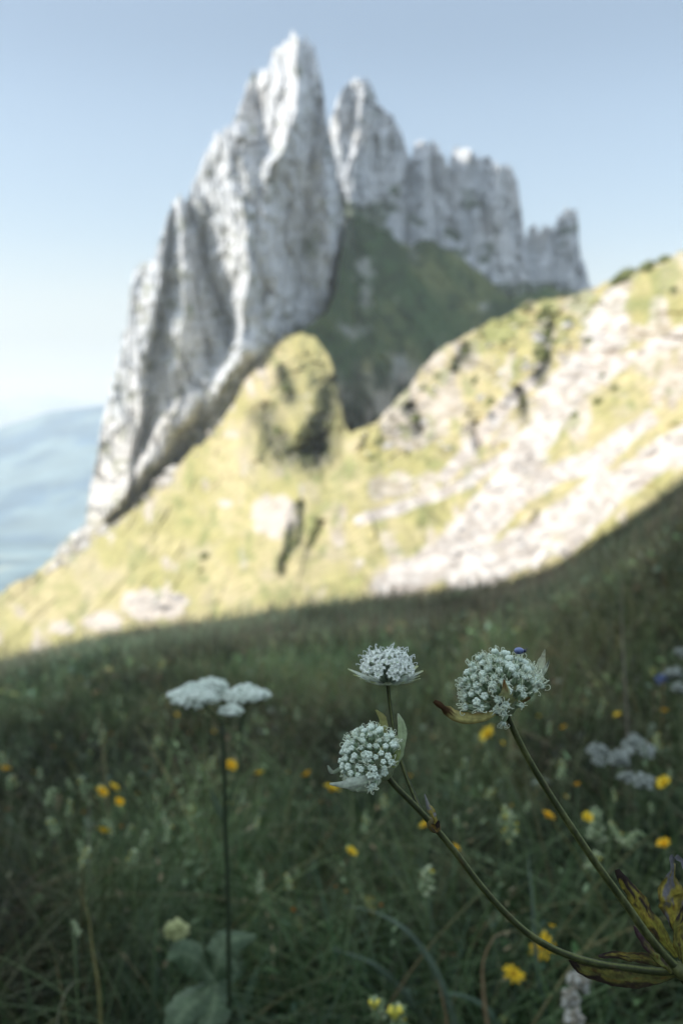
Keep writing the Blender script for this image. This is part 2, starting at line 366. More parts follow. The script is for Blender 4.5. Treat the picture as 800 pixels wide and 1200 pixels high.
# ------------------------------------------------------------------ shaded green flank between them
TOPC = [(318,470),(326,420),(335,398),(350,386),(368,377),(384,366),(393,342),(399,300),(404,270),(412,258),(424,252),(436,262),(452,272),(466,282),(480,288),(496,282),(512,284),(530,296),(548,306),(565,322),(585,342),(600,352),(620,345),(640,338),(665,340),(690,345),(720,380)]
def flankY(PX, PY):
    top = np.interp(PX, [a[0] for a in TOPC], [a[1] for a in TOPC]); t = np.clip((PY-top)/(600-top), 0, 1)
    yt = np.interp(PX, [320, 370, 392, 412, 520, 600, 700], [430, 436, 446, 515, 548, 560, 580]); yb = np.interp(PX, [320, 400, 500, 700], [415, 425, 430, 440])
    X = (PX-400)*.4; Z = (HOR-PY)*.4
    return yt*(1-t)+yb*t-5*fbm(X/24+Z/50, Z/30, seed=51, o=5)-3*ridged(X/14+Z/20, Z/40, seed=52, o=3)-10*sstep(410, 470, PY)*(.6*ridged(X/9, Z/30, seed=53, o=4)+.6*cells(X/5, Z/10, 153))-1.6*cells(X/7, Z/7, 154)
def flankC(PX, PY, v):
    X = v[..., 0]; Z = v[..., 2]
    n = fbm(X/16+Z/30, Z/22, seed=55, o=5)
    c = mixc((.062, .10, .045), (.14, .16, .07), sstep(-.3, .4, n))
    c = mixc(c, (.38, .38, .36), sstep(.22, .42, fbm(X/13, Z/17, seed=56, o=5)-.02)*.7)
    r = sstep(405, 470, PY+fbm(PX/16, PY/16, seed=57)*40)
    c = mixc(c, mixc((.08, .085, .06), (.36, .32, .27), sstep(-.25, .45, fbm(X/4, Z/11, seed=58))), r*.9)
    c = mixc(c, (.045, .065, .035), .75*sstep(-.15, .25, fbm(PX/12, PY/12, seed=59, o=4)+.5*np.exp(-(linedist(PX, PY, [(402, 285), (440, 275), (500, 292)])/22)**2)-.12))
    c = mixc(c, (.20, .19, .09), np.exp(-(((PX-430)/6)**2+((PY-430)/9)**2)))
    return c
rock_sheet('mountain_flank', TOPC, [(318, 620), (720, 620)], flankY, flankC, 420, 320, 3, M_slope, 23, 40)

# ------------------------------------------------------------------ sunlit mountain slope
EDGE = np.array([(-400,850),(-300,835),(-100,795),(0,772),(60,752),(130,737),(200,724),(300,713),(400,701),(470,692),(540,681),(590,673),(630,661),(665,645),(700,623),(760,582),(800,553),(900,480),(1100,400),(1300,350)], float)
TOPS = [(-420,800),(-200,745),(-60,712),(0,694),(42,668),(70,650),(100,632),(140,605),(180,572),(215,540),(250,505),(275,470),(288,440),(300,415),(318,403),(335,396),(352,390),(364,391),(376,400),(384,414),(390,432),(395,450),(399,474),(403,496),(412,508),(430,503),(440,496),(452,482),(466,464),(480,452),(498,430),(515,410),(540,396),(560,383),(590,372),(615,357),(650,350),(688,340),(705,336),(722,330),(735,318),(750,312),(775,302),(800,294),(850,270),(950,235),(1100,200),(1300,170)]
TP = np.array(TOPS, float); 
o_ = np.argsort(TP[:, 0]); TP = TP[o_]
VT = np.array([(-420,800),(-200,745),(0,694),(100,634),(180,572),(250,505),(300,440),(350,405),(400,400),(450,405),(520,400),(600,366),(700,335),(800,292),(950,235),(1100,200),(1300,170)], float)
def slopeY(PX, PY, t):
    vt = np.interp(PX, VT[:, 0], VT[:, 1]); bt = np.interp(PX, EDGE[:, 0], EDGE[:, 1])+95; t = np.clip((bt-PY)/(bt-vt), 0, 1.05)
    yt = np.interp(PX, [-400, 0, 60, 150, 250, 300, 380, 400, 430, 520, 700, 800, 1300], [420, 415, 412, 405, 408, 405, 388, 375, 345, 300, 262, 245, 200])
    yb = 72
    Y = np.exp(np.log(yb)*(1-t**.85)+np.log(yt)*t**.85)
    v = P(PX, PY, Y); X, Z = v[..., 0], v[..., 2]
    sc = Y/250
    n = 5*fbm(X/30, Z/22, Y/60, seed=91, o=5)+3.0*ridged(X/16+Z/30, Z/16, Y/50, seed=92, o=4)
    amp = sstep(0.02, .3, t)
    Y = Y-n*sc*(.35+amp)
    Y = Y-amp*sc*(1.6*cells((X+Z*.6)/13, Z/7, 191)+.6*cells(X/5+fbm(X/8, Z/8), Z/3.5, 192)+.7*noise(X/2, Z/1.2, Y/9, 193))
    rk = sstep(.0, .45, fbm(PX/38+PY/60, PY/38, seed=93, o=4)+.35*sstep(440, 520, PX)*sstep(620, 420, PY+ (PX-500)*.4))
    Y = Y-rk*amp*4.2*(.6*ridged(X/6, Z/9, Y/20, seed=94, o=3)+.8*cells(X/5, Z/6, 194)+.5*cells(X/2.2, Z/2.6, 195))*sc
    # hollows and gullies (photo lines, width, depth in m)
    WX = PX+9*fbm(PX/16, PY/16, seed=96, o=3); WY = PY+9*fbm(PX/16, PY/16, seed=97, o=3)
    for pts, wd, dp in GUL:
        Y = Y+dp*np.exp(-(linedist(WX, WY, pts)/wd)**2)*(1+.4*fbm(PX/6, PY/6, seed=95))
    return Y
GUL = [([(336, 434), (344, 466)], 12, 18), ([(312, 488), (320, 515), (345, 530), (375, 528)], 19, 20), ([(392, 450), (384, 490), (372, 530)], 20, 24), ([(352, 592), (346, 632), (330, 670)], 6, 6.5),
       ([(300, 548), (330, 535)], 5, 5), ([(380, 610), (360, 640)], 5, 5), ([(484, 480), (492, 500)], 9, 9), ([(545, 408), (540, 430)], 8, 8), ([(643, 385), (640, 420), (630, 440)], 9, 9),
       ([(610, 460), (612, 480)], 7, 7), ([(556, 500), (560, 520)], 6, 6), ([(495, 640), (560, 560), (640, 470)], 11, 2.5)]
RIDG = [([(430, 520), (470, 470)], 10, -5)]
GUL += RIDG
def slopeC(PX, PY, v):
    X, Yv, Z = v[..., 0], v[..., 1], v[..., 2]; s = 40.0
    n = fbm(PX/45, PY/40, seed=101, o=5); n2 = fbm(PX/10, PY/8, seed=102, o=4)
    c = mixc((.385, .345, .155), (.475, .405, .225), sstep(-.35, .35, n))
    c = mixc(c, (.29, .285, .12), sstep(.05, .45, n2+.15*n)*.55)
    c = mixc(c, (.46, .39, .28), sstep(.1, .5, fbm(PX/26, PY/26, seed=103))*.5)
    # pink-grey bare patches
    for gx, gy, rx, ry in ((322, 605, 27, 24), (180, 708, 42, 18), (118, 728, 25, 12), (265, 590, 8, 5), (75, 735, 14, 8)):
        g = 1.25-((PX-gx)/rx)**2-((PY-gy)/ry)**2+fbm(PX/10, PY/10, seed=104)*.9
        c = mixc(c, (.56, .49, .44), sstep(.1, .6, g)*.85)
    # scree and rock on the right
    dir_ = (PX-440)*.72+(PY-680)*.69      # across the fall line
    al = (PX-440)*.69-(PY-680)*.72        # up the fall line
    st = fbm(dir_/13, al/60, seed=105, o=6, g=.6)
    reg = np.zeros(PX.shape)
    for pts, wd in (([(455, 690), (540, 640), (600, 560), (660, 460), (720, 390)], 26), ([(540, 680), (620, 640), (700, 580), (800, 520), (900, 440)], 24),
                    ([(560, 600), (640, 560), (700, 540), (760, 490)], 14), ([(600, 530), (540, 570), (420, 610)], 9), ([(720, 350), (690, 400)], 16), ([(660, 640), (740, 560)], 14), ([(700, 440), (800, 390)], 11), ([(520, 560), (590, 480), (640, 430)], 10)):
        reg = np.maximum(reg, np.exp(-(linedist(PX, PY, pts)/wd)**2))
    g = sstep(.38, .62, reg+st*.50+n2*.06)
    c = mixc(c, mixc((.44, .385, .335), (.60, .55, .50), sstep(-.3, .3, n2)), g)
    # broken rock, upper right
    rr = sstep(.10, .32, fbm(PX/22+5, PY/30, seed=106, o=4)-.22+.42*sstep(395, 470, PX)*sstep(30, -10, PY-(600-(PX-400)*.35)))
    c = mixc(c, mixc((.40, .34, .28), (.58, .51, .45), sstep(-.3, .3, n2)), rr*.8*(1-g))
    top = np.where(PX < 470, np.interp(PX, VT[:, 0], VT[:, 1]), np.interp(PX, TP[:, 0], TP[:, 1]))
    gr = sstep(.12, .4, fbm(PX/14, PY/17, seed=107, o=5)+.30*sstep(80, 10, PY-top)*sstep(440, 500, PX)-.08+.25*np.exp(-(linedist(PX, PY, [(330, 690), (350, 640), (420, 590)])/25)**2))
    c = mixc(c, (.20, .23, .09), gr*.55*(1-g*.8))
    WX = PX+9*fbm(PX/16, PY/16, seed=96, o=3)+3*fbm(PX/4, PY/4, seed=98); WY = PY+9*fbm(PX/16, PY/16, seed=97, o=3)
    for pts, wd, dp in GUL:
        if dp > 6: c = mixc(c, mixc((.05, .065, .035), (.15, .14, .11), sstep(-.1, .5, n2)), np.exp(-(linedist(WX, WY, pts)/(wd*.95))**2)*.85)  # dark rock in the hollows, with their shade painted in
    return c
def make_slope():
    px = np.linspace(-420, 1300, 1100); px = np.unique(np.r_[px, np.linspace(0, 800, 900)]); top = np.interp(px, TP[:, 0], TP[:, 1])+7*fbm(px/14, 0*px, seed=4, o=4)+3*cells(px/9, 0*px, 44)*(px < 300)
    bot = np.interp(px, EDGE[:, 0], EDGE[:, 1])+95; ny = 420
    t = np.linspace(0, 1, ny)[:, None]; PX = np.broadcast_to(px[None], (ny, len(px))); PY = bot[None]*(1-t)+top[None]*t
    Y = slopeY(PX, PY, t+0*PX); v = P(PX, PY, Y); C = slopeC(PX, PY, v)
    ext = []
    for dy, dz in ((4, -.3), (14, -4), (40, -30), (70, -110)):
        e = v[-1].copy(); e[:, 0] *= (e[:, 1]+dy*.3)/e[:, 1]; e[:, 1] += dy; e[:, 2] += dz; ext.append(e)
    v = np.concatenate([v, ext]); C = np.concatenate([C, np.repeat(C[-1:], 4, 0)])
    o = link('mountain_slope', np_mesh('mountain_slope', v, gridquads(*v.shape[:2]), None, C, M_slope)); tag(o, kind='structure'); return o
slope_o = make_slope()

# ------------------------------------------------------------------ shaded foot ledge left of the tower, far valley and hills
def valley():
    xs = np.linspace(-9000, 9000, 300); ys = np.geomspace(900, 60000, 300); Y, X = np.meshgrid(ys, xs, indexing='ij')
    X = X*(Y/8000+.25); Z = -760+25*fbm(X/700, Y/900, seed=201, o=5)
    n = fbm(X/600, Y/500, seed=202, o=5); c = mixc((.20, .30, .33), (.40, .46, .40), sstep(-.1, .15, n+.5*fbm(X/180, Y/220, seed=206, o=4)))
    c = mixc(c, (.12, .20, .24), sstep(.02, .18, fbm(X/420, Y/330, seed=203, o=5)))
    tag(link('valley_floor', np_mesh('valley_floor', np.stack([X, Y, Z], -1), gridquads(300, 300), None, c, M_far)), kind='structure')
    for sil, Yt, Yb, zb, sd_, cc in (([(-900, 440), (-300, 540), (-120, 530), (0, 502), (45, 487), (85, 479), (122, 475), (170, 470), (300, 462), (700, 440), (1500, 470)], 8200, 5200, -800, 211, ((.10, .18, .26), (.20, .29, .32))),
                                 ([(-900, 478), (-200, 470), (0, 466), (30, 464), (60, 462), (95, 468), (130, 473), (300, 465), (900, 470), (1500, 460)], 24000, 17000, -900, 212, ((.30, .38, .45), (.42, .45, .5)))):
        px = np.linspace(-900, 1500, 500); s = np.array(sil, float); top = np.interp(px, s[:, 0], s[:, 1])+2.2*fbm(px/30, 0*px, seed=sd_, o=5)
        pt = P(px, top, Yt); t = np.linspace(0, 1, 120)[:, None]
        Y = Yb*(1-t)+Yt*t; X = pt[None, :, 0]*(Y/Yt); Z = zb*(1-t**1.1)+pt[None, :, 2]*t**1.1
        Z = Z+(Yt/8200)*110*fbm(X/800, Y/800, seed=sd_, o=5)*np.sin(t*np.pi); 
        n = fbm(X/420, Y/330, seed=sd_+5, o=6, g=.6); c = mixc(cc[0], cc[1], sstep(-.12, .18, n)); v = np.stack([X, Y+0*X, Z], -1)  # aerial haze painted into the hill colours, bluish and pale
        e = v[-1:].copy(); e[..., 1] += 2500; e[..., 2] -= 1200; v = np.concatenate([v, e]); c = np.concatenate([c, c[-1:]])
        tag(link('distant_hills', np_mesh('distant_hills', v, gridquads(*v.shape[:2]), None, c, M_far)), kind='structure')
valley()
# the neighbouring ridge on the sunny side (outside the frame) whose real shadow lies over the meadow
def side_ridge():
    y = np.linspace(-260, 34, 120); prof = [(-70, -60), (-45, -25), (-22, 28), (-8, 60), (0, 70), (10, 62), (30, 40), (60, 0), (110, -50)]
    pr = spline([(a, b) for a, b in prof], 50); Yg, K = np.meshgrid(y, np.arange(50), indexing='ij')
    end = sstep(40, 22, Yg); X = -112-Yg*.12+pr[K, 0]*-1; Z = pr[K, 1]*(.35+.65*end)*(1+.12*fbm(Yg/30, K/10, seed=301))-(1-end)*45
    X = X+5*fbm(Yg/20, K/6, seed=302); c = mixc((.30, .30, .16), (.55, .53, .46), sstep(-.2, .2, fbm(Yg/14, K/5, seed=303)))
    tag(link('mountain_ridge', np_mesh('mountain_ridge', np.stack([X, Yg, Z], -1), gridquads(120, 50), None, c, M_slope)), kind='structure')
side_ridge()
# valley air: thin haze boxes
def haze(x, y0, y1, z0, z1, dens):
    me = bpy.data.meshes.new('haze')
    vs = [(-x, y0, z0), (x, y0, z0), (x, y1, z0), (-x, y1, z0), (-x, y0, z1), (x, y0, z1), (x, y1, z1), (-x, y1, z1)]
    me.from_pydata(vs, [], [(0, 3, 2, 1), (4, 5, 6, 7), (0, 1, 5, 4), (1, 2, 6, 5), (2, 3, 7, 6), (3, 0, 4, 7)])
    m = bpy.data.materials.new('haze'); m.use_nodes = True; n = m.node_tree.nodes; n.remove(n['Principled BSDF'])
    vsn = n.new('ShaderNodeVolumeScatter'); vsn.inputs['Density'].default_value = dens; vsn.inputs['Color'].default_value = (.82, .92, 1, 1); vsn.inputs['Anisotropy'].default_value = .2
    m.node_tree.links.new(vsn.outputs[0], n['Material Output'].inputs['Volume']); me.materials.append(m)
    tag(link('haze', me), kind='structure')
haze(26000, 722, 27000, -1500, 500, 9e-5)
haze(420, 55, 720, -220, 330, 1.8e-4)  # nearer, denser haze added to brighten the shaded rock

# ------------------------------------------------------------------ meadow ground
ES = slope(EDGE[:, 1]+14); EU = (EDGE[:, 0]-400)/F/(math.cos(PIT)+(600-EDGE[:, 1])/F*math.sin(PIT))
YC = 27.0
def ground(x, y, fine=True):
    x = np.asarray(x, float); y = np.asarray(y, float)
    ya = np.sqrt(np.clip(y, 0, None)**2+7.0); u = x/np.minimum(ya, YC*1.0)
    yy = np.minimum(y, YC); s = np.interp(u, EU, ES)
    z = -.62*np.clip(1-yy/YC, 0, 1.5)+s*yy
    z = z+.05*fbm(x/1.3, y/1.3, seed=401, o=4)*sstep(-2, 1, np.abs(y)) + .35*fbm(x/6, y/6, seed=402, o=3)*sstep(3, 12, y)*sstep(YC+6, YC-10, y)
    z = z+(.30*fbm(x/1.1, y/1.6, seed=404, o=4)+.25*fbm(x/3, y/3, seed=405, o=2))*sstep(12, 24, y)*sstep(YC+5, YC-1, y)-.22*sstep(16, 26, y)
    return z-np.clip(y-YC, 0, None)**1.15*.42
def make_ground():
    ys = np.concatenate([np.linspace(-14, 0, 30)[:-1], np.linspace(0, 8, 110)[:-1], np.linspace(8, 90, 160)])
    xs = np.sinh(np.linspace(-4.2, 4.2, 260))/np.sinh(4.2)*62
    Y, X = np.meshgrid(ys, xs, indexing='ij'); Z = ground(X, Y)
    n = fbm(X/.5, Y/.5, seed=403, o=4); c = mixc((.022, .022, .014), (.05, .055, .03), sstep(-.3, .4, n))
    tag(link('ground', np_mesh('ground', np.stack([X, Y, Z], -1), gridquads(len(ys), len(xs)), None, c, M_soil)), kind='structure')
make_ground()
# ================================================================== the meadow
def g1(x, y): return float(ground(np.array([x]), np.array([y]))[0])
def blades(N_, ymin, ymax, h0, h1, w0, w1, colf, seg=5, seed=1, lean=.5, droop=.9, pw=1.0, xr=.47, xo=.5):
    """many blades: roots, bend, taper, colours, as arrays"""
    R_ = np.random.RandomState(seed)
    y = ymin*(ymax/ymin)**(R_.rand(N_)**pw); x = (R_.rand(N_)*2-1)*(y*xr+xo)
    # clumping
    k = fbm(x/.22, y/.22, seed=seed+900, o=3); keep = (k > -.35+R_.rand(N_)*.4) | (y > 9); x, y, k = x[keep], y[keep], k[keep]; n = len(x)
    z = ground(x, y)-.01
    h = h0+(h1-h0)*R_.rand(n)**1.4; h *= 1+.25*k; wd = w0+(w1-w0)*R_.rand(n); wd = wd*(1+.10*np.clip(y-1.5, 0, 25))
    near = sstep(.55, 1.5, y); h = h*(.62+.38*near)
    az = R_.rand(n)*2*np.pi+.9*noise(x/.35, y/.35, seed=seed+3); le = lean*(.25+R_.rand(n)); dr = droop*R_.rand(n)**1.5
    d = np.stack([np.cos(az), np.sin(az), 0*az], -1); sd_ = np.stack([-np.sin(az), np.cos(az), 0*az], -1)
    tw = R_.rand(n)*6.28; sdv = sd_*np.cos(tw)[:, None]+d*np.sin(tw)[:, None]*.8
    t = np.linspace(0, 1, seg+1); vs = []
    for tt in t:
        out = h*(le*tt+dr*tt**2.6*.9); up = h*(tt*(1-.25*le)-dr*.62*tt**3.0)
        c = np.stack([x, y, z], -1)+d*out[:, None]; c[:, 2] += up
        wv = wd*(1-tt**2.2*.92)*(.55+.45*min(1, tt*5+.2))
        vs.append(c-sdv*wv[:, None]/2); vs.append(c+sdv*wv[:, None]/2)
    v = np.stack(vs, 1).reshape(-1, 3); nv = 2*(seg+1)
    b = np.arange(n)[:, None, None]*nv; q = b+np.arange(seg)[None, :, None]*2+np.array([0, 1, 3, 2])[None, None, :]
    col = colf(x, y, R_, n)                                # n x 3
    shade = (.08+1.02*t)[None, :, None, None]  # shade between blades painted in: dark root, bright tip
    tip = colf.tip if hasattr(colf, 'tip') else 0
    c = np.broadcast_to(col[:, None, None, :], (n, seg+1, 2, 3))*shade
    return v, q.reshape(-1, 4), c.reshape(-1, 3)
def col_green(x, y, R_, n):
    k = fbm(x/.6, y/.6, seed=501, o=3)+R_.randn(n)*.22; c = mixc((.055, .095, .042), (.105, .135, .062), sstep(-.5, .5, k))
    c = mixc(c, (.085, .125, .10), (R_.rand(n) < .25)*.8); c = mixc(c, (.20, .17, .10), (R_.rand(n) < .07)*.8)
    far = sstep(2.5, 14, y); c = mixc(c, (.098, .108, .090), far*.75)  # far blades greyed, flare put into their colour
    return c*(.7+.6*R_.rand(n))[:, None]
def col_long(x, y, R_, n):
    c = mixc((.06, .090, .042), (.13, .155, .085), R_.rand(n)**1.5); c = mixc(c, (.16, .13, .07), (R_.rand(n) < .08)*1.0); return c*(.7+.6*R_.rand(n))[:, None]
def col_dry(x, y, R_, n):
    k = R_.rand(n); c = mixc((.15, .14, .11), (.11, .085, .07), k); c = mixc(c, (.13, .14, .125), (R_.rand(n) < .4)*1.0)
    return c*(.7+.6*R_.rand(n))[:, None]
def veg_tint(v):
    x, y = v[:, 0], v[:, 1]; k = fbm(x/.22, y/.30, seed=621, o=4)*(1-sstep(4, 12, y))+fbm(x/1.3, y/1.6, seed=622, o=4)*(.35+.65*sstep(3, 10, y))
    c = mixc((1.27, 1.29, 1.04), (1.46, 1.16, 1.05), sstep(.05, .38, k)); return mixc(c, (1.14, 1.32, 1.08), sstep(.05, .4, -k))
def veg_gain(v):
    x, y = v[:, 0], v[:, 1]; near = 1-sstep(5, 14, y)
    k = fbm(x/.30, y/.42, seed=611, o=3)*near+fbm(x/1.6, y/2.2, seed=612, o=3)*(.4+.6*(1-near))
    return (.74+1.28*sstep(1.2, 13, y))*np.clip(1+1.7*k, .22, 2.1)  # distant plants painted lighter to imitate flare over the meadow
def stuff(name, parts, mat):
    v = []; q = []; c = []; k = 0
    for a, b, d in parts: v.append(a); q.append(b+k); c.append(d); k += len(a)
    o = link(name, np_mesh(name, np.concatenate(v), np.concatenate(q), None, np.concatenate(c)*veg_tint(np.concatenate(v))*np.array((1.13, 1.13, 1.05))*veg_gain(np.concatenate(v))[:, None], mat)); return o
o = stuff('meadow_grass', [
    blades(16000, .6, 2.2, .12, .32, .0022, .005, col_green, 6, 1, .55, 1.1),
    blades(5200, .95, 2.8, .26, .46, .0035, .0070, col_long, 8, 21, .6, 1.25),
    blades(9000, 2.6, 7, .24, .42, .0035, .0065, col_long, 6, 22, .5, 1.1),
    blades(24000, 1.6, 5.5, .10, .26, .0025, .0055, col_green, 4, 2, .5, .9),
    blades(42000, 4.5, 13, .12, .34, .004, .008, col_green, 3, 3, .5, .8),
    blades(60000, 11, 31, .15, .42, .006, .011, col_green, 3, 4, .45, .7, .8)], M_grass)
tag(o, 'dense green meadow grass on the shaded slope', 'grass', kind='stuff')
o = stuff('dry_stalks', [
    blades(1200, .9, 3, .18, .36, .0012, .0022, col_dry, 5, 5, .3, .6),
    blades(4500, 2.5, 9, .22, .42, .0013, .0024, col_dry, 4, 6, .3, .6),
    blades(9000, 20, 29, .35, .85, .004, .008, col_dry, 3, 8, .3, .6, .8),
    blades(24000, 8, 31, .28, .55, .003, .006, col_dry, 3, 7, .25, .5, .8)], M_grass)
tag(o, 'dry brown stalks standing among the meadow grass', 'dry stalks', kind='stuff')
# low leafy ground cover
def herbs(N_, ymin, ymax, s0, s1, seed, hmax=.16, pal=0):
    R_ = np.random.RandomState(seed); y = ymin*(ymax/ymin)**R_.rand(N_); x = (R_.rand(N_)*2-1)*(y*.47+.5)
    k = fbm(x/.28, y/.28, seed=seed+5, o=3); kp = k > -.25+.35*R_.rand(N_)-.1; x, y, k = x[kp], y[kp], k[kp]; n = len(x)
    z = ground(x, y)+R_.rand(n)**1.3*hmax; s = (s0+(s1-s0)*R_.rand(n)**1.5)*(1+.08*np.clip(y-1.5, 0, 20))
    az = R_.rand(n)*6.283; el = R_.rand(n)*1.1-.15
    d = np.stack([np.cos(az)*np.cos(el), np.sin(az)*np.cos(el), np.sin(el)], -1); sdv = np.stack([-np.sin(az), np.cos(az), R_.randn(n)*.3], -1); up = np.cross(sdv, d)*-1
    c0 = np.stack([x, y, z], -1); wr = .30+.25*R_.rand(n); V_ = []
    for tt, wv, dn in ((0, .12, 0), (.3, .9, .05), (.62, 1, .04), (.88, .5, -.06), (1.0, .05, -.16)):
        c = c0+d*(tt*s)[:, None]-up*0; c[:, 2] += dn*s*1.2
        for a in (-1, 0, 1): V_.append(c+sdv*(a*wv*wr*s*.5)[:, None]+np.array([0, 0, 1.0])*(abs(a)*wv*s*.07)[:, None])
    v = np.stack(V_, 1).reshape(-1, 3); b = np.arange(n)[:, None, None]*15
    base = np.array([[r*3+c, r*3+c+1, r*3+c+4, r*3+c+3] for r in range(4) for c in range(2)]); q = (b+base[None]).reshape(-1, 4)
    m = R_.rand(n); col = mixc((.045, .085, .035), (.10, .145, .07), m); col = mixc(col, (.10, .15, .125), (R_.rand(n) < .22)*1.0)
    col = mixc(col, (.14, .07, .045), (R_.rand(n) < .08)*(.8)); col = mixc(col, (.20, .19, .06), (R_.rand(n) < .05)*.8)
    col = col*np.clip(.30+.85*(z-ground(x, y))/hmax, 0, 1.2)[:, None]  # low leaves painted darker, as shade near the ground
    far = sstep(3, 14, y); col = mixc(col, (.11, .12, .085), far*.7)  # distant leaves greyed too, painted flare
    return v, q, np.repeat(col*(.65+.7*R_.rand(n))[:, None], 15, 0)
o = stuff('ground_cover', [herbs(5000, .6, 2.4, .012, .040, 11, .12), herbs(6500, 2, 7, .018, .05, 12, .16), herbs(9000, 6, 26, .03, .07, 13, .22)], M_leaf)
tag(o, 'low leafy herbs covering the ground between the grass', 'herbs', kind='stuff')

# ------------------------------------------------------------------ small flowers of the meadow
def place(px, py, h):
    """where the sight line through (px, py) is h above the meadow"""
    Ys = np.geomspace(.7, 26, 700); p = P(px, py, Ys); f = p[:, 2]-ground(p[:, 0], p[:, 1])-h
    i = np.where(f < 0)[0]; i = i[0] if len(i) else 690
    return p[i], Ys[i]
GREEN = np.array((.07, .11, .045))
def head_yellow(r, npet, col, seed, open_=.35):
    R_ = np.random.RandomState(seed); m = MB()
    for ring, (k, rr, el) in enumerate(((npet, 1.0, open_), (npet-3, .72, open_+.35), (max(5, npet-7), .45, open_+.7))):
        for i in range(k):
            a = 6.283*i/k+R_.rand()*.25; L_ = r*rr*(.85+.3*R_.rand()); e = el+R_.rand()*.25
            d = np.array([math.cos(a)*math.cos(e), math.sin(a)*math.cos(e), math.sin(e)])
            pts = np.array([d*L_*t+np.array([0, 0, -.12*L_*t*t]) for t in np.linspace(0.05, 1, 4)])
            m.ribbon(pts, np.array([.3, .8, 1, .45])*r*.33, (-math.sin(a), math.cos(a), 0), .12, np.array(col)*(.8+.35*R_.rand()), ns=3)
    m.blob(np.array([0, 0, -.02*r]), r*.26, (0, 0, 1), .7, np.array(col)*np.array((.85, .6, .5)), 8, 5)
    return m
def calyx(m, r): m.blob(np.array([0, 0, -r*.32]), r*.27, (0, 0, 1), 1.3, GREEN, 8, 5)
YEL = [(.90, .56, .02), (.85, .62, .04), (.62, .33, .02)]
heads = []
for i in range(4):
    m = head_yellow(.012, 12+i, YEL[i % 2], i); heads.append(m.mesh('petals', M_petal))
dull = head_yellow(.010, 10, (.34, .15, .03), 9, .9).mesh('petals', M_petal)
cal = MB(); calyx(cal, .012); cal_me = cal.mesh('calyx', M_leaf)
def stem_mesh(name, p0, p1, r, col, bow=.02, seed=0, mat=None):
    R_ = np.random.RandomState(seed); p0 = np.array(p0); p1 = np.array(p1); t = np.linspace(0, 1, 8)[:, None]
    b = np.array([R_.randn()*bow, R_.randn()*bow, 0]); pts = p0*(1-t)+p1*t+b*np.sin(t*np.pi)
    m = MB(); m.tube(pts, np.linspace(r*1.25, r, 8), col, 6); return m.mesh(name, mat or M_stem)
def yellow(px, py, size_px, h, label, dullish=False, seed=0, grp='yellow flowers scattered over the meadow', near=False):
    p, Y = place(px, py, h); R_ = np.random.RandomState(seed+50)
    r = size_px/2*Y/F; o = empty('yellow_flower', p.tolist()); tag(o, label, 'flower', grp)
    s = r/.012
    hd = link('flower_head', dull if dullish else heads[seed % 4], o); hd.scale = (s, s, s)
    hd.rotation_euler = (.35+R_.rand()*.5, (R_.rand()-.5)*.7, R_.rand()*6)
    cx = link('calyx', cal_me, o); cx.scale = (s, s, s); cx.rotation_euler = hd.rotation_euler
    x1, y1 = p[0]+R_.randn()*.03, p[1]+R_.rand()*.04+.01
    q = np.array([x1, y1, g1(x1, y1)])-p
    link('stem', stem_mesh('stem', q, (0, 0, -r*.5), .0009*max(1, Y*.5), GREEN, .015, seed), o)
    return o
YL = [(119,929,13,'bright yellow flower at the left of the tight yellow trio'),(133,923,12,'uppermost flower of the tight yellow trio'),(139,940,10,'lowest and smallest flower of the tight yellow trio'),
 (121,975,14,'single bright yellow flower below the yellow trio'),(270,898,14,'yellow flower just beside the dark stem of the white umbel'),(304,907,11,'yellow flower right of the white umbel stem'),
 (360,908,11,'small yellow flower between the white umbel and the lower clustered white head'),(388,926,17,'large yellow flower directly below the lower clustered white head'),(6,902,13,'yellow flower at the left border of the meadow'),
 (572,861,17,'orange yellow flower beneath the big clustered head'),(641,957,15,'yellow flower touching the right long curved stem from the left'),(778,918,15,'orange yellow flower beside the white seed heads'),
 (777,990,14,'yellow flower at the right border above the withered leaves'),(688,958,11,'small yellow flower above the pale yellow spikes'),(676,920,9,'tiny dull orange flower under the white seed heads'),
 (411,999,12,'yellow flower below the joint of the two thin stems'),(533,994,10,'yellow flower right of the withered bract'),(499,967,14,'yellow flower hidden behind the stem joint'),
 (778,834,10,'small orange flower under the blue flower'),(646,1086,9,'small yellow flower low in the grass'),(660,853,8,'tiny orange flower right of the big clustered head'),(723,838,8,'tiny orange flower far up the right meadow')]
for i, (a, b, c, l) in enumerate(YL): yellow(a, b, c*1.4, .29+.02*(i % 3), l, seed=i)
for i, (a, b, c, l) in enumerate([(64,876,9,'dull orange withered flower left of the yellow trio'),(130,861,9,'small orange faded flower high in the left meadow'),(222,860,8,'faded orange flower below the white umbel caps'),(97,953,10,'brownish orange faded flower beside the yellow trio'),
      (144,970,12,'rusty brown faded flower right of the single yellow flower'),(172,902,9,'pale orange faded flower right above the yellow trio'),(345,1068,14,'rust red faded flower low in the dark grass'),(405,1046,11,'faded orange flower in the middle of the dark grass'),(392,1040,10,'dull ochre faded flower next to an orange one'),
      (448,1062,12,'brown orange faded flower low in the middle grass'),(8,950,9,'small faded flower near the left border')]):
    yellow(a, b, c, .28, l, True, seed=i+40, grp='faded orange flowers in the meadow')
R2 = np.random.RandomState(77)
for i in range(46):
    py = 835+R2.rand()**1.3*110; px = R2.rand()*800; yellow(px, py, 4.5+R2.rand()*4, .26, 'tiny blurred orange yellow flower far up the shaded meadow', R2.rand() < .5, seed=i+80, grp='tiny yellow flowers far up the meadow')

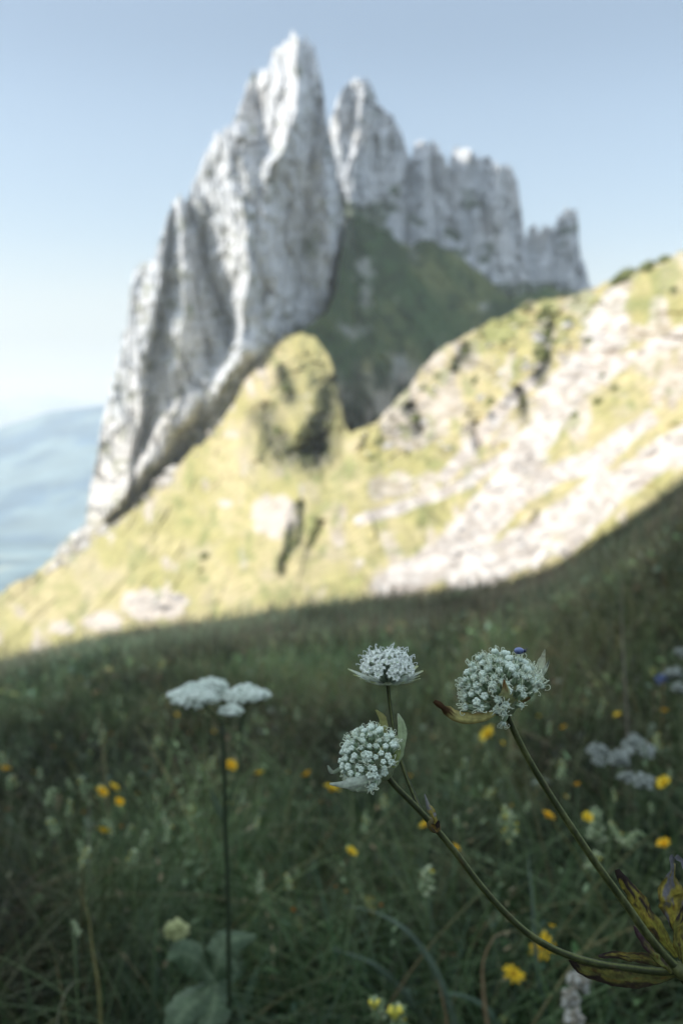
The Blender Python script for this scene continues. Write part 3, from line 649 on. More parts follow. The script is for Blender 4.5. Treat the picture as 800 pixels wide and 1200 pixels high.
# two nearer daisies with separate petals
def daisy(px, py, r_px, label, tilt, n=9):
    p, Y = place(px, py, .16); r = r_px*Y/F; o = empty('yellow_daisy', p.tolist()); tag(o, label, 'flower', 'near yellow daisies in the grass')
    R_ = np.random.RandomState(int(px)); rot = Matrix.Rotation(tilt[0], 4, 'X') @ Matrix.Rotation(tilt[1], 4, 'Y')
    for i in range(n):
        a = 6.283*i/n+R_.rand()*.3; m = MB(); L_ = r*(.8+.35*R_.rand()); t = np.linspace(.15, 1, 6)
        pts = np.stack([np.cos(a)*L_*t, np.sin(a)*L_*t, L_*(.12*t-.35*t**2*R_.rand())], -1)
        m.ribbon(pts, np.array([.5, .8, 1, 1, .8, .3])*r*.36, (-math.sin(a), math.cos(a), 0), .10, np.array((.72, .47, .02))*(.85+.3*R_.rand()))
        q = link('petal', m.mesh('petal', M_petal), o); q.matrix_local = rot
    m = MB(); m.blob(np.array([0, 0, 0.0]), r*.24, (0, 0, 1), .55, (.50, .27, .02), 10, 6)
    for k in range(30):
        a = R_.rand()*6.28; d = R_.rand()**.5*r*.22; m.blob(np.array([math.cos(a)*d, math.sin(a)*d, r*.10]), r*.035, col=(.6, .36, .02), n=5, m=3)
    q = link('disc', m.mesh('disc', M_petal), o); q.matrix_local = rot
    x1, y1 = p[0]+.01, p[1]+.03; link('stem', stem_mesh('stem', np.array([x1, y1, g1(x1, y1)])-p, (0, 0, -r*.1), .0011, GREEN, .012, 3), o)
daisy(601, 1141, 14, 'yellow daisy with cupped petals nearest the bottom of the long curved stem', (.7, .2))
daisy(636, 1109, 18, 'yellow daisy with drooping spread petals just above the long curved stem', (1.0, -.3))

# pale yellow hooded spikes
def spike_mesh(seed, full=True):
    R_ = np.random.RandomState(seed); m = MB(); Lh = .045
    kk = int(R_.randint(8, 17)); yl_ = R_.rand()
    for k in range(kk):
        t = k/kk; a = k*2.4; z = -Lh*(1-t)+.002; rr = .011*(1-t*.5); d = np.array([math.cos(a), math.sin(a), .55+.5*t]); d /= np.linalg.norm(d)
        c = np.array([0, 0, z])+d*rr*.6
        cc = mixc((.22, .30, .15), (.52, .58, .36), R_.rand())
        m.blob(c, .0042*(1-t*.3), d, 1.7, cc, 7, 5)                      # inflated pale calyx
        if R_.rand() < .55*yl_: m.blob(c+d*.007, .0021, d+np.array([0, 0, .5]), 1.7, (.62, .52, .06), 6, 4)  # yellow hood
        pts = np.array([np.array([0, 0, z-.002])+np.array([math.cos(a+.7), math.sin(a+.7), .25])*s for s in (0, .005, .010, .015)])
        m.ribbon(pts, [.002, .006, .005, .0008], (-math.sin(a+.7), math.cos(a+.7), 0), .1, (.20, .27, .12), ns=3)
    return m.mesh('flower_spike', M_leaf)
SP = [spike_mesh(s) for s in (1, 2, 3, 4, 5)]
def spike(px, py, h_px, hgt, label, seed, grp='pale yellow hooded flower spikes in the grass'):
    p, Y = place(px, py, hgt); s = h_px*Y/F/.045; o = empty('pale_yellow_wildflower', p.tolist()); tag(o, label, 'flower', grp)
    R_ = np.random.RandomState(seed+7); q = link('flower_spike', SP[seed % 5], o); wv = .75+.6*R_.rand(); q.scale = (s*wv, s*wv, s); q.rotation_euler = (R_.randn()*.22, R_.randn()*.25, R_.rand()*6)
    x1, y1 = p[0]+R_.randn()*.02, p[1]+.02+R_.rand()*.03
    link('stem', stem_mesh('stem', np.array([x1, y1, g1(x1, y1)])-p, (0, 0, -.03*s), .0010*max(1, Y*.45), (.10, .14, .06), .01, seed), o)
SL = [(598,955,44,'tall pale yellow spike right of the middle, above the daisies'),(697,950,38,'pale yellow spike with a bright hood right of the right long stem'),(715,965,26,'small pale spike leaning on its brighter neighbour'),(500,1018,34,'slender pale green spike in the middle grass'),
 (305,1022,26,'narrow pale spike right of the white umbel stem'),(336,1026,22,'second narrow pale spike right of the white umbel stem'),(440,1170,30,'pale yellow spike at the bottom beside the yellow hooded bloom'),(468,1178,34,'brightest yellow hooded bloom at the very bottom'),
 (698,1000,26,'pale spike close under the right long curved stem'),(748,975,36,'pale yellow spike left of the withered upright leaf'),(768,860,22,'pale green spike under the blue flower'),(62,925,24,'round pale green flower cluster left of the yellow trio'),
 (82,938,20,'pale green cluster beside the round one'),(58,960,24,'pale cluster below the round green one at the left'),(93,985,26,'pale yellow green spike left under the single yellow flower'),(105,995,24,'twin spike standing against its neighbour at the left'),
 (172,975,18,'small cream spike high beside the umbel leaves'),(158,997,18,'cream spike lying low at the left of the umbel'),(96,912,18,'pale spike above the yellow trio at the left'),(86,1080,20,'yellow green spike low at the left'),(592,945,20,'small pale spike behind the tall one'),
 (430,905,14,'faint pale spike under the lower clustered head'),(545,890,14,'faint pale spike between the two big heads')]
SPY = SP
for i, (a, b, c, l) in enumerate(SL): spike(a, b, c, .24 if b > 1080 else .30, l, i)
def hooded(px, py, r_px, label):
    p, Y = place(px, py, .24); s = r_px*Y/F; o = empty('yellow_hooded_flower', p.tolist()); tag(o, label, 'flower', 'yellow hooded blooms at the bottom'); R_ = np.random.RandomState(int(px))
    for i in range(4):
        a = i*1.7+R_.rand(); d = np.array([math.cos(a)*.6, math.sin(a)*.4, .5+.2*R_.rand()]); m = MB(); t = np.linspace(0, 1, 9)[:, None]
        pts = d*s*t+np.array([0, 0, .9*s])*np.sin(t*2.6)*.5; m.tube(pts, s*.17*np.array([.5, .8, 1, 1, 1.1, 1.2, 1.1, .8, .3]), mixc((.50, .52, .12), (.80, .68, .08), np.linspace(0, 1, 9)), 7); link('petal', m.mesh('petal', M_petal), o)
    x1, y1 = p[0]+.01, p[1]+.03; link('stem', stem_mesh('stem', np.array([x1, y1, g1(x1, y1)])-p, (0, 0, 0), .0011, GREEN, .01, 3), o)
hooded(462, 1196, 17, 'bright yellow hooded bloom cut by the bottom border')
hooded(438, 1184, 13, 'pale yellow hooded bloom left of the brighter one')
for i in range(70):
    py = 800+R2.rand()**1.2*170; px = R2.rand()*800; spike(px, py, 7+R2.rand()*8+(py-800)*.04, .28, 'pale green flower spike among the meadow grasses', i+30, 'faint pale spikes higher up the meadow')

# round cream head at the lower left, white seed heads at the right, blue flower
def puff_mesh(seed, c0, c1, n=60, r=.011, sz=.0028, jit=.62):
    R_ = np.random.RandomState(seed); m = MB(); sz0 = sz
    for k in range(n):
        sz = sz0*(.6+1.1*R_.rand()**2); z = 1-1.5*(k+.5)/n; a = k*2.39996; s = math.sqrt(max(0, 1-z*z)); d = np.array([math.cos(a)*s, math.sin(a)*s, z])
        m.blob(d*r*(1-jit*.6+jit*R_.rand()), sz*(.8+.4*R_.rand()), d, 1.6, mixc(c0, c1, R_.rand()), 6, 4)
    m.blob(np.zeros(3), r*.8, col=np.array(c0)*.5, n=8, m=6)
    return m.mesh('flower_head', M_floret)
PW = [puff_mesh(k, (.18, .20, .17), (.42, .46, .41)) for k in (1, 2)]; PC = puff_mesh(5, (.32, .36, .15), (.50, .52, .26), 90, .010, .0022, .12); PB = puff_mesh(6, (.07, .10, .22), (.14, .18, .32), 40); PT = puff_mesh(7, (.26, .23, .17), (.5, .5, .44), 50)
def puff(name, px, py, w_px, hgt, me, label, grp, seed, cat='flower', el=.8):
    p, Y = place(px, py, hgt); s = w_px*Y/F/.024; o = empty(name, p.tolist()); tag(o, label, cat, grp); R_ = np.random.RandomState(seed+3)
    q = link('flower_head', me, o); q.scale = (s, s, s*el); q.rotation_euler = (R_.randn()*.25, R_.randn()*.25, R_.rand()*6)
    x1, y1 = p[0]+R_.randn()*.015, p[1]+.02; link('stem', stem_mesh('stem', np.array([x1, y1, g1(x1, y1)])-p, (0, 0, 0), .0011*max(1, Y*.4), GREEN, .012, seed), o)
puff('cream_clover', 207, 1091, 27, .2, PC, 'round cream clover head above the broad grey green leaves', None, 1)
for i, (a, b, c, l) in enumerate([(700,882,21,'upper left white flower head of the pale group'),(702,890,15,'white head tucked under the upper left one'),(724,890,20,'middle white flower head of the pale group'),(745,873,24,'largest white flower head at the upper right of the pale group'),
      (757,880,16,'small white head right of the largest one'),(733,912,17,'lower left white head of the pale group'),(754,917,20,'lowest white flower head of the pale group'),(788,791,19,'white flower head beside the blue flower'),(797,808,16,'white head below the blue flower at the right border'),(796,765,12,'small white head highest at the right border')]):
    puff('white_flower', a, b, c, .3, PW[i % 2], l, 'white flower heads in the right meadow', i)
puff('blue_flower', 774, 796, 12, .3, PB, 'small blue flower beside a white flower head', None, 4)
for i, (a, b, c, l) in enumerate([(676,1152,24,'upper white and tan seed head at the bottom right'),(668,1172,20,'lower tan seed head at the bottom right'),(672,1196,22,'lowest pale seed head cut by the bottom border')]): puff('seed_head', a, b, c, .17, PT, l, 'tan seed heads at the bottom right', i, 'seed head', 1.1)

# ------------------------------------------------------------------ white umbel
def umbel():
    Y0 = .97; base = V(266, 1000, Y0); o = empty('white_umbel_flower', base); tag(o, 'flat topped white umbel on a tall dark stem', 'flower')
    def L_(px, py, Y=Y0): return np.array(V(px, py, Y)-base)
    gz = L_(270, 1215, Y0+.02); gz[2] = g1(base.x+.005, base.y+.02)-base.z-.01
    st = spline([gz, L_(268, 1120), L_(267, 1040), L_(264, 960), L_(263, 900), L_(261, 848)], 30)
    m = MB(); m.tube(st, np.linspace(.0030, .0021, 30), (.028, .042, .02), 8); link('stem', m.mesh('stem', M_stem), o)
    m = MB(); m.tube(spline([L_(264, 965), L_(272, 930), L_(282, 885), L_(284, 845)], 12), .0011, (.06, .09, .045), 6); m.ribbon(spline([L_(264, 965), L_(254, 945), L_(246, 922)], 6), [.002, .007, .008, .006, .004, .001], (1, 0, .2), .15, (.10, .14, .08)); link('side_stem', m.mesh('side_stem', M_stem), o)
    caps = [(218,821,40,-.02,.30),(232,812,40,.02,.20),(249,805,36,.04,.05),(240,818,32,-.06,.1),(262,816,28,.03,0),(286,816,44,.0,-.08),(302,817,30,.03,-.15),(271,834,27,-.07,0),(291,818,30,-.03,-.1)]
    R_ = np.random.RandomState(5)
    for i, (cx, cy, wpx, dy, tl) in enumerate(caps):
        m = MB(); r = wpx/2*Y0/F*1.08; c = L_(cx, cy, Y0+dy*.5); n = int(wpx*3)
        for k in range(n):
            rr = math.sqrt((k+.5)/n); a = k*2.39996; x = rr*math.cos(a)*r; y = rr*math.sin(a)*r; z = r*.5*(1-rr**2)-tl*x
            m.blob(c+np.array([x, y, z+R_.randn()*r*.05]), r*.115*(.8+.5*R_.rand()), (x, y, r*1.2), .7, mixc((.52, .60, .50), (.80, .86, .76), R_.rand()), 6, 4)
        u = link('umbellet', m.mesh('umbellet', M_floret), o)
        m = MB(); hub = L_(261 if cx < 280 else 284, 849)
        m.tube(spline([hub, hub*.5+c*.5+np.array([0, 0, -.004]), c-np.array([0, 0, r*.5])], 7), .0008, (.08, .11, .05), 5)
        for k in range(12):
            a = k*.52; e = c+np.array([math.cos(a)*r*.7, math.sin(a)*r*.7, -tl*math.cos(a)*r*.7]); m.tube(np.array([c-np.array([0, 0, r*.5]), (c-np.array([0, 0, r*.5]))*.4+e*.6, e]), .0004, (.14, .18, .10), 4)
        link('ray', m.mesh('ray', M_stem), u)
umbel()
# broad grey-green leaves under the umbel
def broad():
    o = empty('broad_leaf_plant', V(255, 1190, 1.02)); tag(o, 'broad grey green leaves at the foot of the white umbel', 'plant'); b = V(255, 1190, 1.02)
    def L_(px, py, Y): return np.array(V(px, py, Y)-b)
    for i, (pts, w) in enumerate([([(250, 1150, 1.0), (232, 1128, .99), (210, 1115, .98), (193, 1124, .97)], 42), ([(250, 1150, 1.0), (258, 1120, 1.0), (275, 1102, 1.01), (298, 1096, 1.02)], 44), ([(250, 1150, 1.0), (235, 1170, .97), (215, 1190, .95), (196, 1225, .93)], 58), ([(250, 1150, 1.0), (250, 1175, .97), (245, 1200, .94), (240, 1230, .92)], 44), ([(250, 1150, 1.0), (268, 1140, 1.02), (285, 1130, 1.03)], 30)]):
        c = spline([L_(*q) for q in pts], 34); tt = np.linspace(0, 1, 34); wd = np.interp(tt, np.linspace(0, 1, 9), [.12, .6, .9, 1, 1, .92, .75, .45, .08])*(1-.10*((tt*13) % 1))*w*.97/F; m = MB()
        a = c[-1]-c[0]; sd_ = np.cross(a, (0, -.75, .65)); wd = wd*(1+.22*fbm(tt*7, 0*tt+i*3.1, seed=8, o=3)); m.ribbon(c+.004*np.stack([fbm(tt*4, 0*tt+i, seed=q_, o=2) for q_ in (1, 2, 3)], -1), wd, sd_, .22, cols=lambda T, S: mixc((.055, .09, .045), (.16, .21, .12), np.clip((1-np.abs(S))*.3+.5*np.exp(-(S/.08)**2)+.35*(np.abs(np.sin(T*14-np.abs(S)*5)) < .18)+.5*fbm(T*5, S*2, seed=3), 0, 1)), ns=9); link('leaf', m.mesh('leaf', M_leaf), o)
    m = MB(); g = np.array([0, .05, g1(b.x, b.y+.05)-b.z]); m.tube(spline([g, g*.4+L_(250, 1150, 1.0)*.6+np.array([.01, 0, 0]), L_(250, 1150, 1.0)], 8), .0018, (.06, .08, .04), 6); link('stalk', m.mesh('stalk', M_stem), o)
broad()
# conspicuous single blades
def blade_thing(name, pts, w_px, c0, c1, label, cat='grass'):
    q = [V(*a) for a in pts]; b = q[0].copy(); g = g1(b.x, b.y+.02); root = Vector((b.x, b.y+.02, g-.01)); o_pts = [np.array(root-b)]+[np.array(a-b) for a in q]
    if root.z > b.z: o_pts = o_pts[1:]
    c = spline(o_pts, 24); m = MB(); Y = pts[0][2]; m.ribbon(c, w_px*Y/F*np.r_[np.ones(14), np.linspace(1, .15, 10)], (1, 0.2, 0), .2, cols=lambda T, S: mixc(c0, c1, T), ns=5)
    o = link(name, m.mesh(name, M_leaf)); o.location = b; tag(o, label, cat)
blade_thing('grass_stalk', [(572,1210,.95),(566,1160,.94),(568,1120,.93),(580,1097,.93),(600,1090,.94),(616,1096,.95)], 6, (.20, .15, .08), (.24, .18, .10), 'tan dry grass blade arching over left of the yellow daisies')
blade_thing('grass_stalk', [(525,1210,.95),(518,1170,.95),(512,1148,.96)], 5, (.20, .13, .07), (.22, .13, .07), 'short straight tan blade at the bottom centre')
blade_thing('grass_stalk', [(118,1205,.95),(116,1160,.95),(108,1110,.96),(103,1070,.97),(93,1042,.98)], 5, (.09, .12, .06), (.20, .17, .06), 'yellow tipped grass blade rising at the lower left')
blade_thing('grass_stalk', [(66,1210,.9),(74,1170,.9),(86,1150,.91),(104,1150,.92)], 4, (.12, .14, .06), (.2, .2, .13), 'bent olive grass blade at the lower left corner')
blade_thing('grass_stalk', [(530,1190,1.0),(500,1120,1.0),(470,1085,1.0),(430,1065,1.02),(400,1062,1.03)], 8, (.07, .10, .06), (.10, .14, .10), 'long grey green blade bending left in the middle')
blade_thing('grass_stalk', [(500,1200,1.1),(470,1160,1.1),(430,1125,1.1),(390,1112,1.12)], 9, (.06, .09, .05), (.09, .13, .09), 'wide dark green blade arching left below the middle')
blade_thing('grass_stalk', [(560,1175,1.0),(530,1164,1.0),(500,1170,1.0),(470,1185,1.0)], 7, (.07, .11, .07), (.09, .14, .09), 'flat lying green blade near the bottom')
blade_thing('grass_stalk', [(733,1010,1.9),(736,900,1.9),(732,800,1.9),(728,700,1.95),(730,678,1.96)], 3, (.16, .14, .10), (.24, .21, .16), 'tall thin pale stalk rising above the right meadow', 'grass stalk')
blade_thing('grass_stalk', [(110,1200,1.4),(108,1080,1.4),(104,980,1.4),(106,920,1.4)], 4, (.13, .14, .09), (.2, .2, .14), 'tall grey stalk left under the yellow trio', 'grass stalk')
blade_thing('grass_stalk', [(640,1210,1.1),(628,1120,1.1),(622,1040,1.1),(618,1000,1.12)], 6, (.07, .10, .07), (.11, .15, .11), 'upright blue green blade left of the right long stem')
blade_thing('grass_stalk', [(508,1200,1.2),(506,1110,1.2),(500,1040,1.2),(490,1000,1.22)], 6, (.06, .09, .05), (.10, .14, .09), 'upright green blade behind the long curved stem')

# ------------------------------------------------------------------ bolder clumps: seeding grasses and tall herbs, uncountable
def clumps(N_, ymin, ymax, seed):
    R_ = np.random.RandomState(seed); vs = []; qs = []; cs = []; k = 0
    y = ymin*(ymax/ymin)**R_.rand(N_); x = (R_.rand(N_)*2-1)*(y*.46+.4); z = ground(x, y); n = len(x)
    h = (.20+.22*R_.rand(n)); kind = R_.rand(n)
    for j in range(7):            # small seed grains or leaflets set along the upper stalk
        t = .55+.45*j/6; a = R_.rand(n)*6.28; s = (.004+.006*R_.rand(n))*(1+.10*np.clip(y-2, 0, 20))
        c = np.stack([x+.02*t*np.cos(kind*40), y+.02*t*np.sin(kind*40), z+h*t], -1); d = np.stack([np.cos(a), np.sin(a), .6+0*a], -1); e = np.stack([-np.sin(a), np.cos(a), 0*a], -1)
        v = np.stack([c, c+(d*.6+e*.35)*s[:, None], c+d*1.5*s[:, None], c+(d*.6-e*.35)*s[:, None]], 1).reshape(-1, 3)
        q = np.arange(n)[:, None]*4+np.arange(4)+k; k += 4*n
        col = mixc((.10, .14, .08), (.20, .24, .16), R_.rand(n)); col = np.where((kind < .3)[:, None], mixc((.16, .11, .07), (.22, .17, .12), R_.rand(n)), col)
        vs.append(v); qs.append(q); cs.append(np.repeat(col, 4, 0))
    return np.concatenate(vs), np.concatenate(qs), np.concatenate(cs)
o = stuff('seeding_herbs', [clumps(260, 1.1, 4, 61), clumps(2600, 5, 26, 62)], M_leaf)
tag(o, 'fine seeding herbs and grass heads over the meadow', 'herbs', kind='stuff')
# ------------------------------------------------------------------ shrubs on the sunlit slope
def shrub_mesh(seed, n=900):
    R_ = np.random.RandomState(seed); d = R_.randn(n, 3); d /= np.linalg.norm(d, axis=1)[:, None]; d[:, 2] = np.abs(d[:, 2])
    rad = (.55+.45*R_.rand(n))*(1+.45*fbm(d[:, 0]*1.7, d[:, 1]*1.7, d[:, 2]*1.7, seed)); c = d*rad[:, None]*np.array([1, 1, .75]); s = .07+.07*R_.rand(n)
    a = R_.randn(n, 3); a /= np.linalg.norm(a, axis=1)[:, None]; b = np.cross(a, d+.3*R_.randn(n, 3)); b /= np.linalg.norm(b, axis=1)[:, None]
    v = np.stack([c-a*s[:, None], c+b*s[:, None]*.6, c+a*s[:, None], c-b*s[:, None]*.6], 1).reshape(-1, 3); q = np.arange(n)[:, None]*4+np.arange(4)
    col = mixc((.20, .235, .09), (.34, .35, .15), R_.rand(n)*.5+.5*sstep(-.2, .8, c[:, 2]-.2)); return np_mesh('shrub_crown', v, q, None, np.repeat(col, 4, 0), M_shrub, smooth=False)
SH = [shrub_mesh(s) for s in (1, 2, 3)]
trunk = MB()
for a in (0, 2.1, 4.2): trunk.tube(np.array([[0, 0, -.15], [.05*math.cos(a), .05*math.sin(a), .2], [.3*math.cos(a), .3*math.sin(a), .5]]), [.05, .04, .02], (.10, .08, .06), 5)
TR = trunk.mesh('trunk', M_shrub)
bpy.context.view_layer.update()
from mathutils.bvhtree import BVHTree
_m = slope_o.data; _co = np.empty(len(_m.vertices)*3); _m.vertices.foreach_get('co', _co); _co = _co.reshape(-1, 3)
BV = BVHTree.FromPolygons([tuple(c) for c in _co], [tuple(p.vertices) for p in _m.polygons])
def on_slope(px, py):
    d = V(px, py, 1.0).normalized(); h = BV.ray_cast(Vector((0, 0, 0)), d, 1500)
    return h[0]
def stones():
    R_ = np.random.RandomState(9); m = MB(); base = []
    for s in range(8):
        b = MB(); b.blob(np.zeros(3), 1, (0, 0, 1), .75, n=6, m=4); v = b.v[0]*(1+.28*R_.randn(len(b.v[0]), 1)); base.append((v, b.q[0], np.array(b.t[0])))
    cand = []
    for pts, wd, cnt, s0, s1 in (([(455, 690), (540, 640), (600, 560), (660, 460), (720, 390)], 22, 45, .25, .9), ([(540, 680), (620, 640), (700, 580), (800, 520)], 22, 45, .2, .8), ([(560, 600), (640, 560), (700, 540), (760, 490)], 16, 40, .25, .8),
                    ([(430, 520), (520, 450), (620, 400), (700, 370)], 26, 60, .4, 1.6), ([(60, 668), (110, 628), (180, 572), (240, 512), (285, 452)], 7, 190, .7, 3.2), ([(130, 720), (210, 705)], 10, 60, .3, 1.0), ([(500, 560), (640, 440)], 30, 40, .3, 1.2)):
        P_ = np.array(pts, float); L_ = np.r_[0, np.cumsum(np.hypot(*np.diff(P_, axis=0).T))]
        for k in range(cnt):
            t = R_.rand()*L_[-1]; cand.append((np.interp(t, L_, P_[:, 0])+R_.randn()*wd*.6, np.interp(t, L_, P_[:, 1])+R_.randn()*wd*.6, s0+(s1-s0)*R_.rand()**2.5))
    for px, py, s in cand:
        p = on_slope(px, py)
        if p is None: continue
        v, q, t = base[R_.randint(8)]; a = R_.rand()*6.28; ca, sa = math.cos(a), math.sin(a)
        w_ = v*s*np.array([1, .8+.4*R_.rand(), .9]); w_ = np.stack([w_[:, 0]*ca-w_[:, 1]*sa, w_[:, 0]*sa+w_[:, 1]*ca, w_[:, 2]], -1)+np.array(p)
        m.add(w_, q, t, np.array(mixc((.40, .36, .33), (.62, .59, .56), R_.rand())))
    me = m.mesh('scree_stones', M_rock); me.polygons.foreach_set('use_smooth', np.zeros(len(me.polygons), bool)); o = link('scree_stones', me)
    tag(o, 'loose pale stones scattered over the scree and along the cliff foot', 'stones', kind='stuff')
stones()
SHL = [(735,322,22,14,'broad dark bush at the top right of the ridge line'),(760,312,18,12,'dark bush on the ridge line beyond the broad one'),(722,330,14,9,'small bush at the left end of the ridge bushes'),(778,304,14,9,'small bush near the right end of the ridge'),
 (640,362,12,8,'low bush on the crest above the rocks'),(618,360,14,7,'flat bush on the middle of the crest'),(600,372,10,6,'tiny bush on the crest'),(642,392,13,17,'tall dark bush in the gully below the crest'),(636,415,10,14,'narrow bush lower in the same gully'),(634,372,14,9,'bush at the head of the gully'),
 (650,400,8,9,'small bush on the right bank of the gully'),(545,412,9,10,'dark bush under the left crest'),(556,446,8,10,'dark bush beside a pale rock'),(575,470,9,12,'bush in the middle of the rocky slope'),(612,470,8,10,'bush right of the middle on the rocky slope'),(486,490,10,9,'dark bush at the left foot of the rocky slope'),
 (495,455,9,7,'bush on the left crest'),(512,440,8,6,'small bush on the left crest'),(470,500,8,6,'lowest bush on the left crest'),(700,470,11,8,'bush between two scree runs'),(720,455,10,7,'green bush between two scree runs'),(690,400,9,7,'bush beside the upper scree'),
 (705,440,8,6,'little bush beside the upper scree'),(672,486,9,7,'bush at the edge of the white scree'),(345,635,9,8,'bush beside the dark gully in the grass'),(338,655,9,7,'lower bush beside the dark gully'),(240,652,10,9,'lone dark bush in the sunny grass'),(236,668,7,6,'small bush under the lone one'),
 (335,455,10,12,'dark bush on the grassy knob'),(325,505,10,10,'bush in the shaded hollow of the knob'),(362,525,9,8,'bush at the right of the shaded hollow'),(590,400,8,6,'bush on the upper slope left of the gully'),(665,375,9,6,'bush right of the gully head'),(790,340,10,7,'bush on the right grass strip')]
for i, (px, py, w_, h_, l) in enumerate(SHL):
    p = on_slope(px, py+h_*.3)
    if p is None: continue
    Y = p.y; o = empty('mountain_shrub', p); tag(o, l, 'shrub', 'shrubs on the sunlit mountain slope'); R_ = np.random.RandomState(i)
    c = link('crown', SH[i % 3], o); c.scale = (w_/2*Y/F*1.25, w_/2*Y/F*1.25, h_*Y/F*1.25); c.rotation_euler = (0, 0, R_.rand()*6); c.location = (0, 0, -.1*h_*Y/F)
    t_ = link('trunk', TR, o); s_ = h_*Y/F*.8; t_.scale = (s_, s_, s_)
# ================================================================== the flowering plant in front
STEM_D = (.026, .034, .010); STEM_L = (.12, .14, .045)
NODE = V(797, 1138, .345); YF = .345
plant = empty('white_wildflower', NODE); tag(plant, 'sharp foreground wildflower with three clustered white heads on long curved green stems', 'flower')
def LN(px, py, Y=YF): return np.array(V(px, py, Y)-NODE)
def stem_part(pts, r0, r1, name='stem', n=46, parent=plant):
    c = spline([LN(*p) for p in pts], n); m = MB(); k = 12
    rad = np.linspace(r0, r1, n)
    m.tube(c, rad, STEM_D, k)
    v = m.v[0]; t = fbm(v[:, 0]/.0022, v[:, 1]/.0022, v[:, 2]/.012, 5, 3)
    # ribs: alternating light and dark lines with the highlight painted in, and real grooves
    idx = np.arange(len(v)-2) % k; rib = (idx % 4 == 0)
    cc = np.zeros((len(v), 3)); cc[:] = STEM_D; cc[:-2][rib] = STEM_L; cc = mixc(cc, (.15, .16, .05), sstep(0, .5, t)*.35); cc = mixc(cc, (.08, .045, .02), sstep(.3, .6, -t)*.4); m.c[0] = cc
    ctr = np.repeat(c, k, 0); vv = v[:-2]; vv[~rib] = ctr[~rib]+(vv[~rib]-ctr[~rib])*.90
    return link(name, m.mesh(name, M_stem), parent)
# the stalk from the node down to the ground
gx, gy = NODE.x+.10, NODE.y+.06; gz = g1(gx, gy)
m = MB(); c = spline([np.array((0, 0, 0)), LN(835, 1200, .35), np.array((.06, .03, (gz-NODE.z)*.55)), np.array((gx-NODE.x, gy-NODE.y, gz-NODE.z-.01))], 30)
m.tube(c, np.linspace(.0021, .0026, 30), STEM_D, 10); link('stem', m.mesh('stem', M_stem), plant)
stem_part([(797,1138,.345),(783,1125,.345),(760,1098,.345),(733,1060,.346),(700,1015,.346),(668,968,.347),(640,925,.348),(612,877,.348),(598,848,.348),(590,826,.348)], .00172, .00122)
stem_part([(797,1138,.345),(770,1138,.345),(735,1134,.344),(695,1128,.343),(655,1115,.342),(620,1095,.341),(588,1066,.341),(560,1034,.341),(532,997,.342),(507,967,.343),(480,938,.344),(462,920,.345),(450,904,.345)], .00150, .00115, n=60)
stem_part([(508,968,.343),(498,958,.346),(484,930,.354),(470,893,.36),(462,860,.364),(457,828,.367),(454,800,.368)], .00092, .00080)

# florets (several shapes; the tip points along +Z, the foot is at the origin, length about 1)
def floret(seed, kind):
    R_ = np.random.RandomState(seed); m = MB(); g0 = np.array((.20, .29, .16)); g1_ = np.array((.50, .60, .42)); wh = np.array((.68, .78, .66))
    Lb = 1.0
    # ribbed ovary, slender spindle
    z = np.linspace(0, .72, 8); rad = np.array([.05, .11, .155, .175, .175, .16, .13, .11]); k = 10; th = np.arange(k)/k*6.2832
    v = []; cc = []
    for zi, ri in zip(z, rad):
        rr = ri*(1+.16*np.cos(5*th)); v.append(np.stack([rr*np.cos(th), rr*np.sin(th), 0*th+zi], -1)); cc.append(mixc(g0, g1_, (np.cos(5*th)*.5+.5)*.75+.25*zi))
    i = np.arange(7)[:, None]*k+np.arange(k)[None]; j = np.arange(7)[:, None]*k+(np.arange(k)[None]+1) % k
    m.add(np.concatenate(v), np.stack([i, j, j+k, i+k], -1).reshape(-1, 4), None, np.concatenate(cc))
    top = .74
    if kind == 'bud':
        for q in range(5):
            a = q*1.2566+.2; m.blob(np.array([.10*math.cos(a), .10*math.sin(a), top+.08]), .125, (math.cos(a)*.5, math.sin(a)*.5, 1), 1.35, wh*(.9+.15*R_.rand()), 8, 6)
    else:
        # five teeth (sepals) and inrolled petals
        for q in range(5):
            a = q*1.2566+R_.rand()*.3; ca, sa = math.cos(a), math.sin(a)
            pts = np.array([[ca*.09, sa*.09, top-.04], [ca*.17, sa*.17, top+.08], [ca*.20, sa*.20, top+.22], [ca*.12, sa*.12, top+.31]])
            m.ribbon(spline(pts, 5), [.08, .12, .10, .06, .01], (-sa, ca, 0), .25, wh*(.85+.2*R_.rand()), ns=3)
        for q in range(5):
            a = q*1.2566+.6; ca, sa = math.cos(a), math.sin(a)
            m.blob(np.array([ca*.10, sa*.10, top+.10]), .10, (ca*.5, sa*.5, 1), 1.1, wh*(.8+.25*R_.rand()), 6, 5)
        nf = 5 if kind == 'open' else 3
        for q in range(nf):          # long filaments that hook over
            a = q*6.283/nf+R_.rand()*.8; ca, sa = math.cos(a), math.sin(a); e = .5+.45*R_.rand(); o_ = .45+.5*R_.rand()
            pts = np.array([[ca*.05, sa*.05, top+.05], [ca*.12, sa*.12, top+.35*e], [ca*.26*o_, sa*.26*o_, top+.50*e], [ca*.46*o_, sa*.46*o_, top+.50*e], [ca*.54*o_, sa*.54*o_, top+.34*e], [ca*.44*o_, sa*.44*o_, top+.22*e]])
            m.tube(spline(pts, 11), np.linspace(.021, .015, 11), (.68, .74, .56), 5)
            m.blob(pts[-1], .036, col=(.70, .72, .60), n=5, m=4)
    return m.mesh('floret', M_floret)
FB = [floret(s, 'bud') for s in (1, 2)]; FO = [floret(s, 'open') for s in (3, 4, 5)]; FH = [floret(s, 'half') for s in (6, 7)]
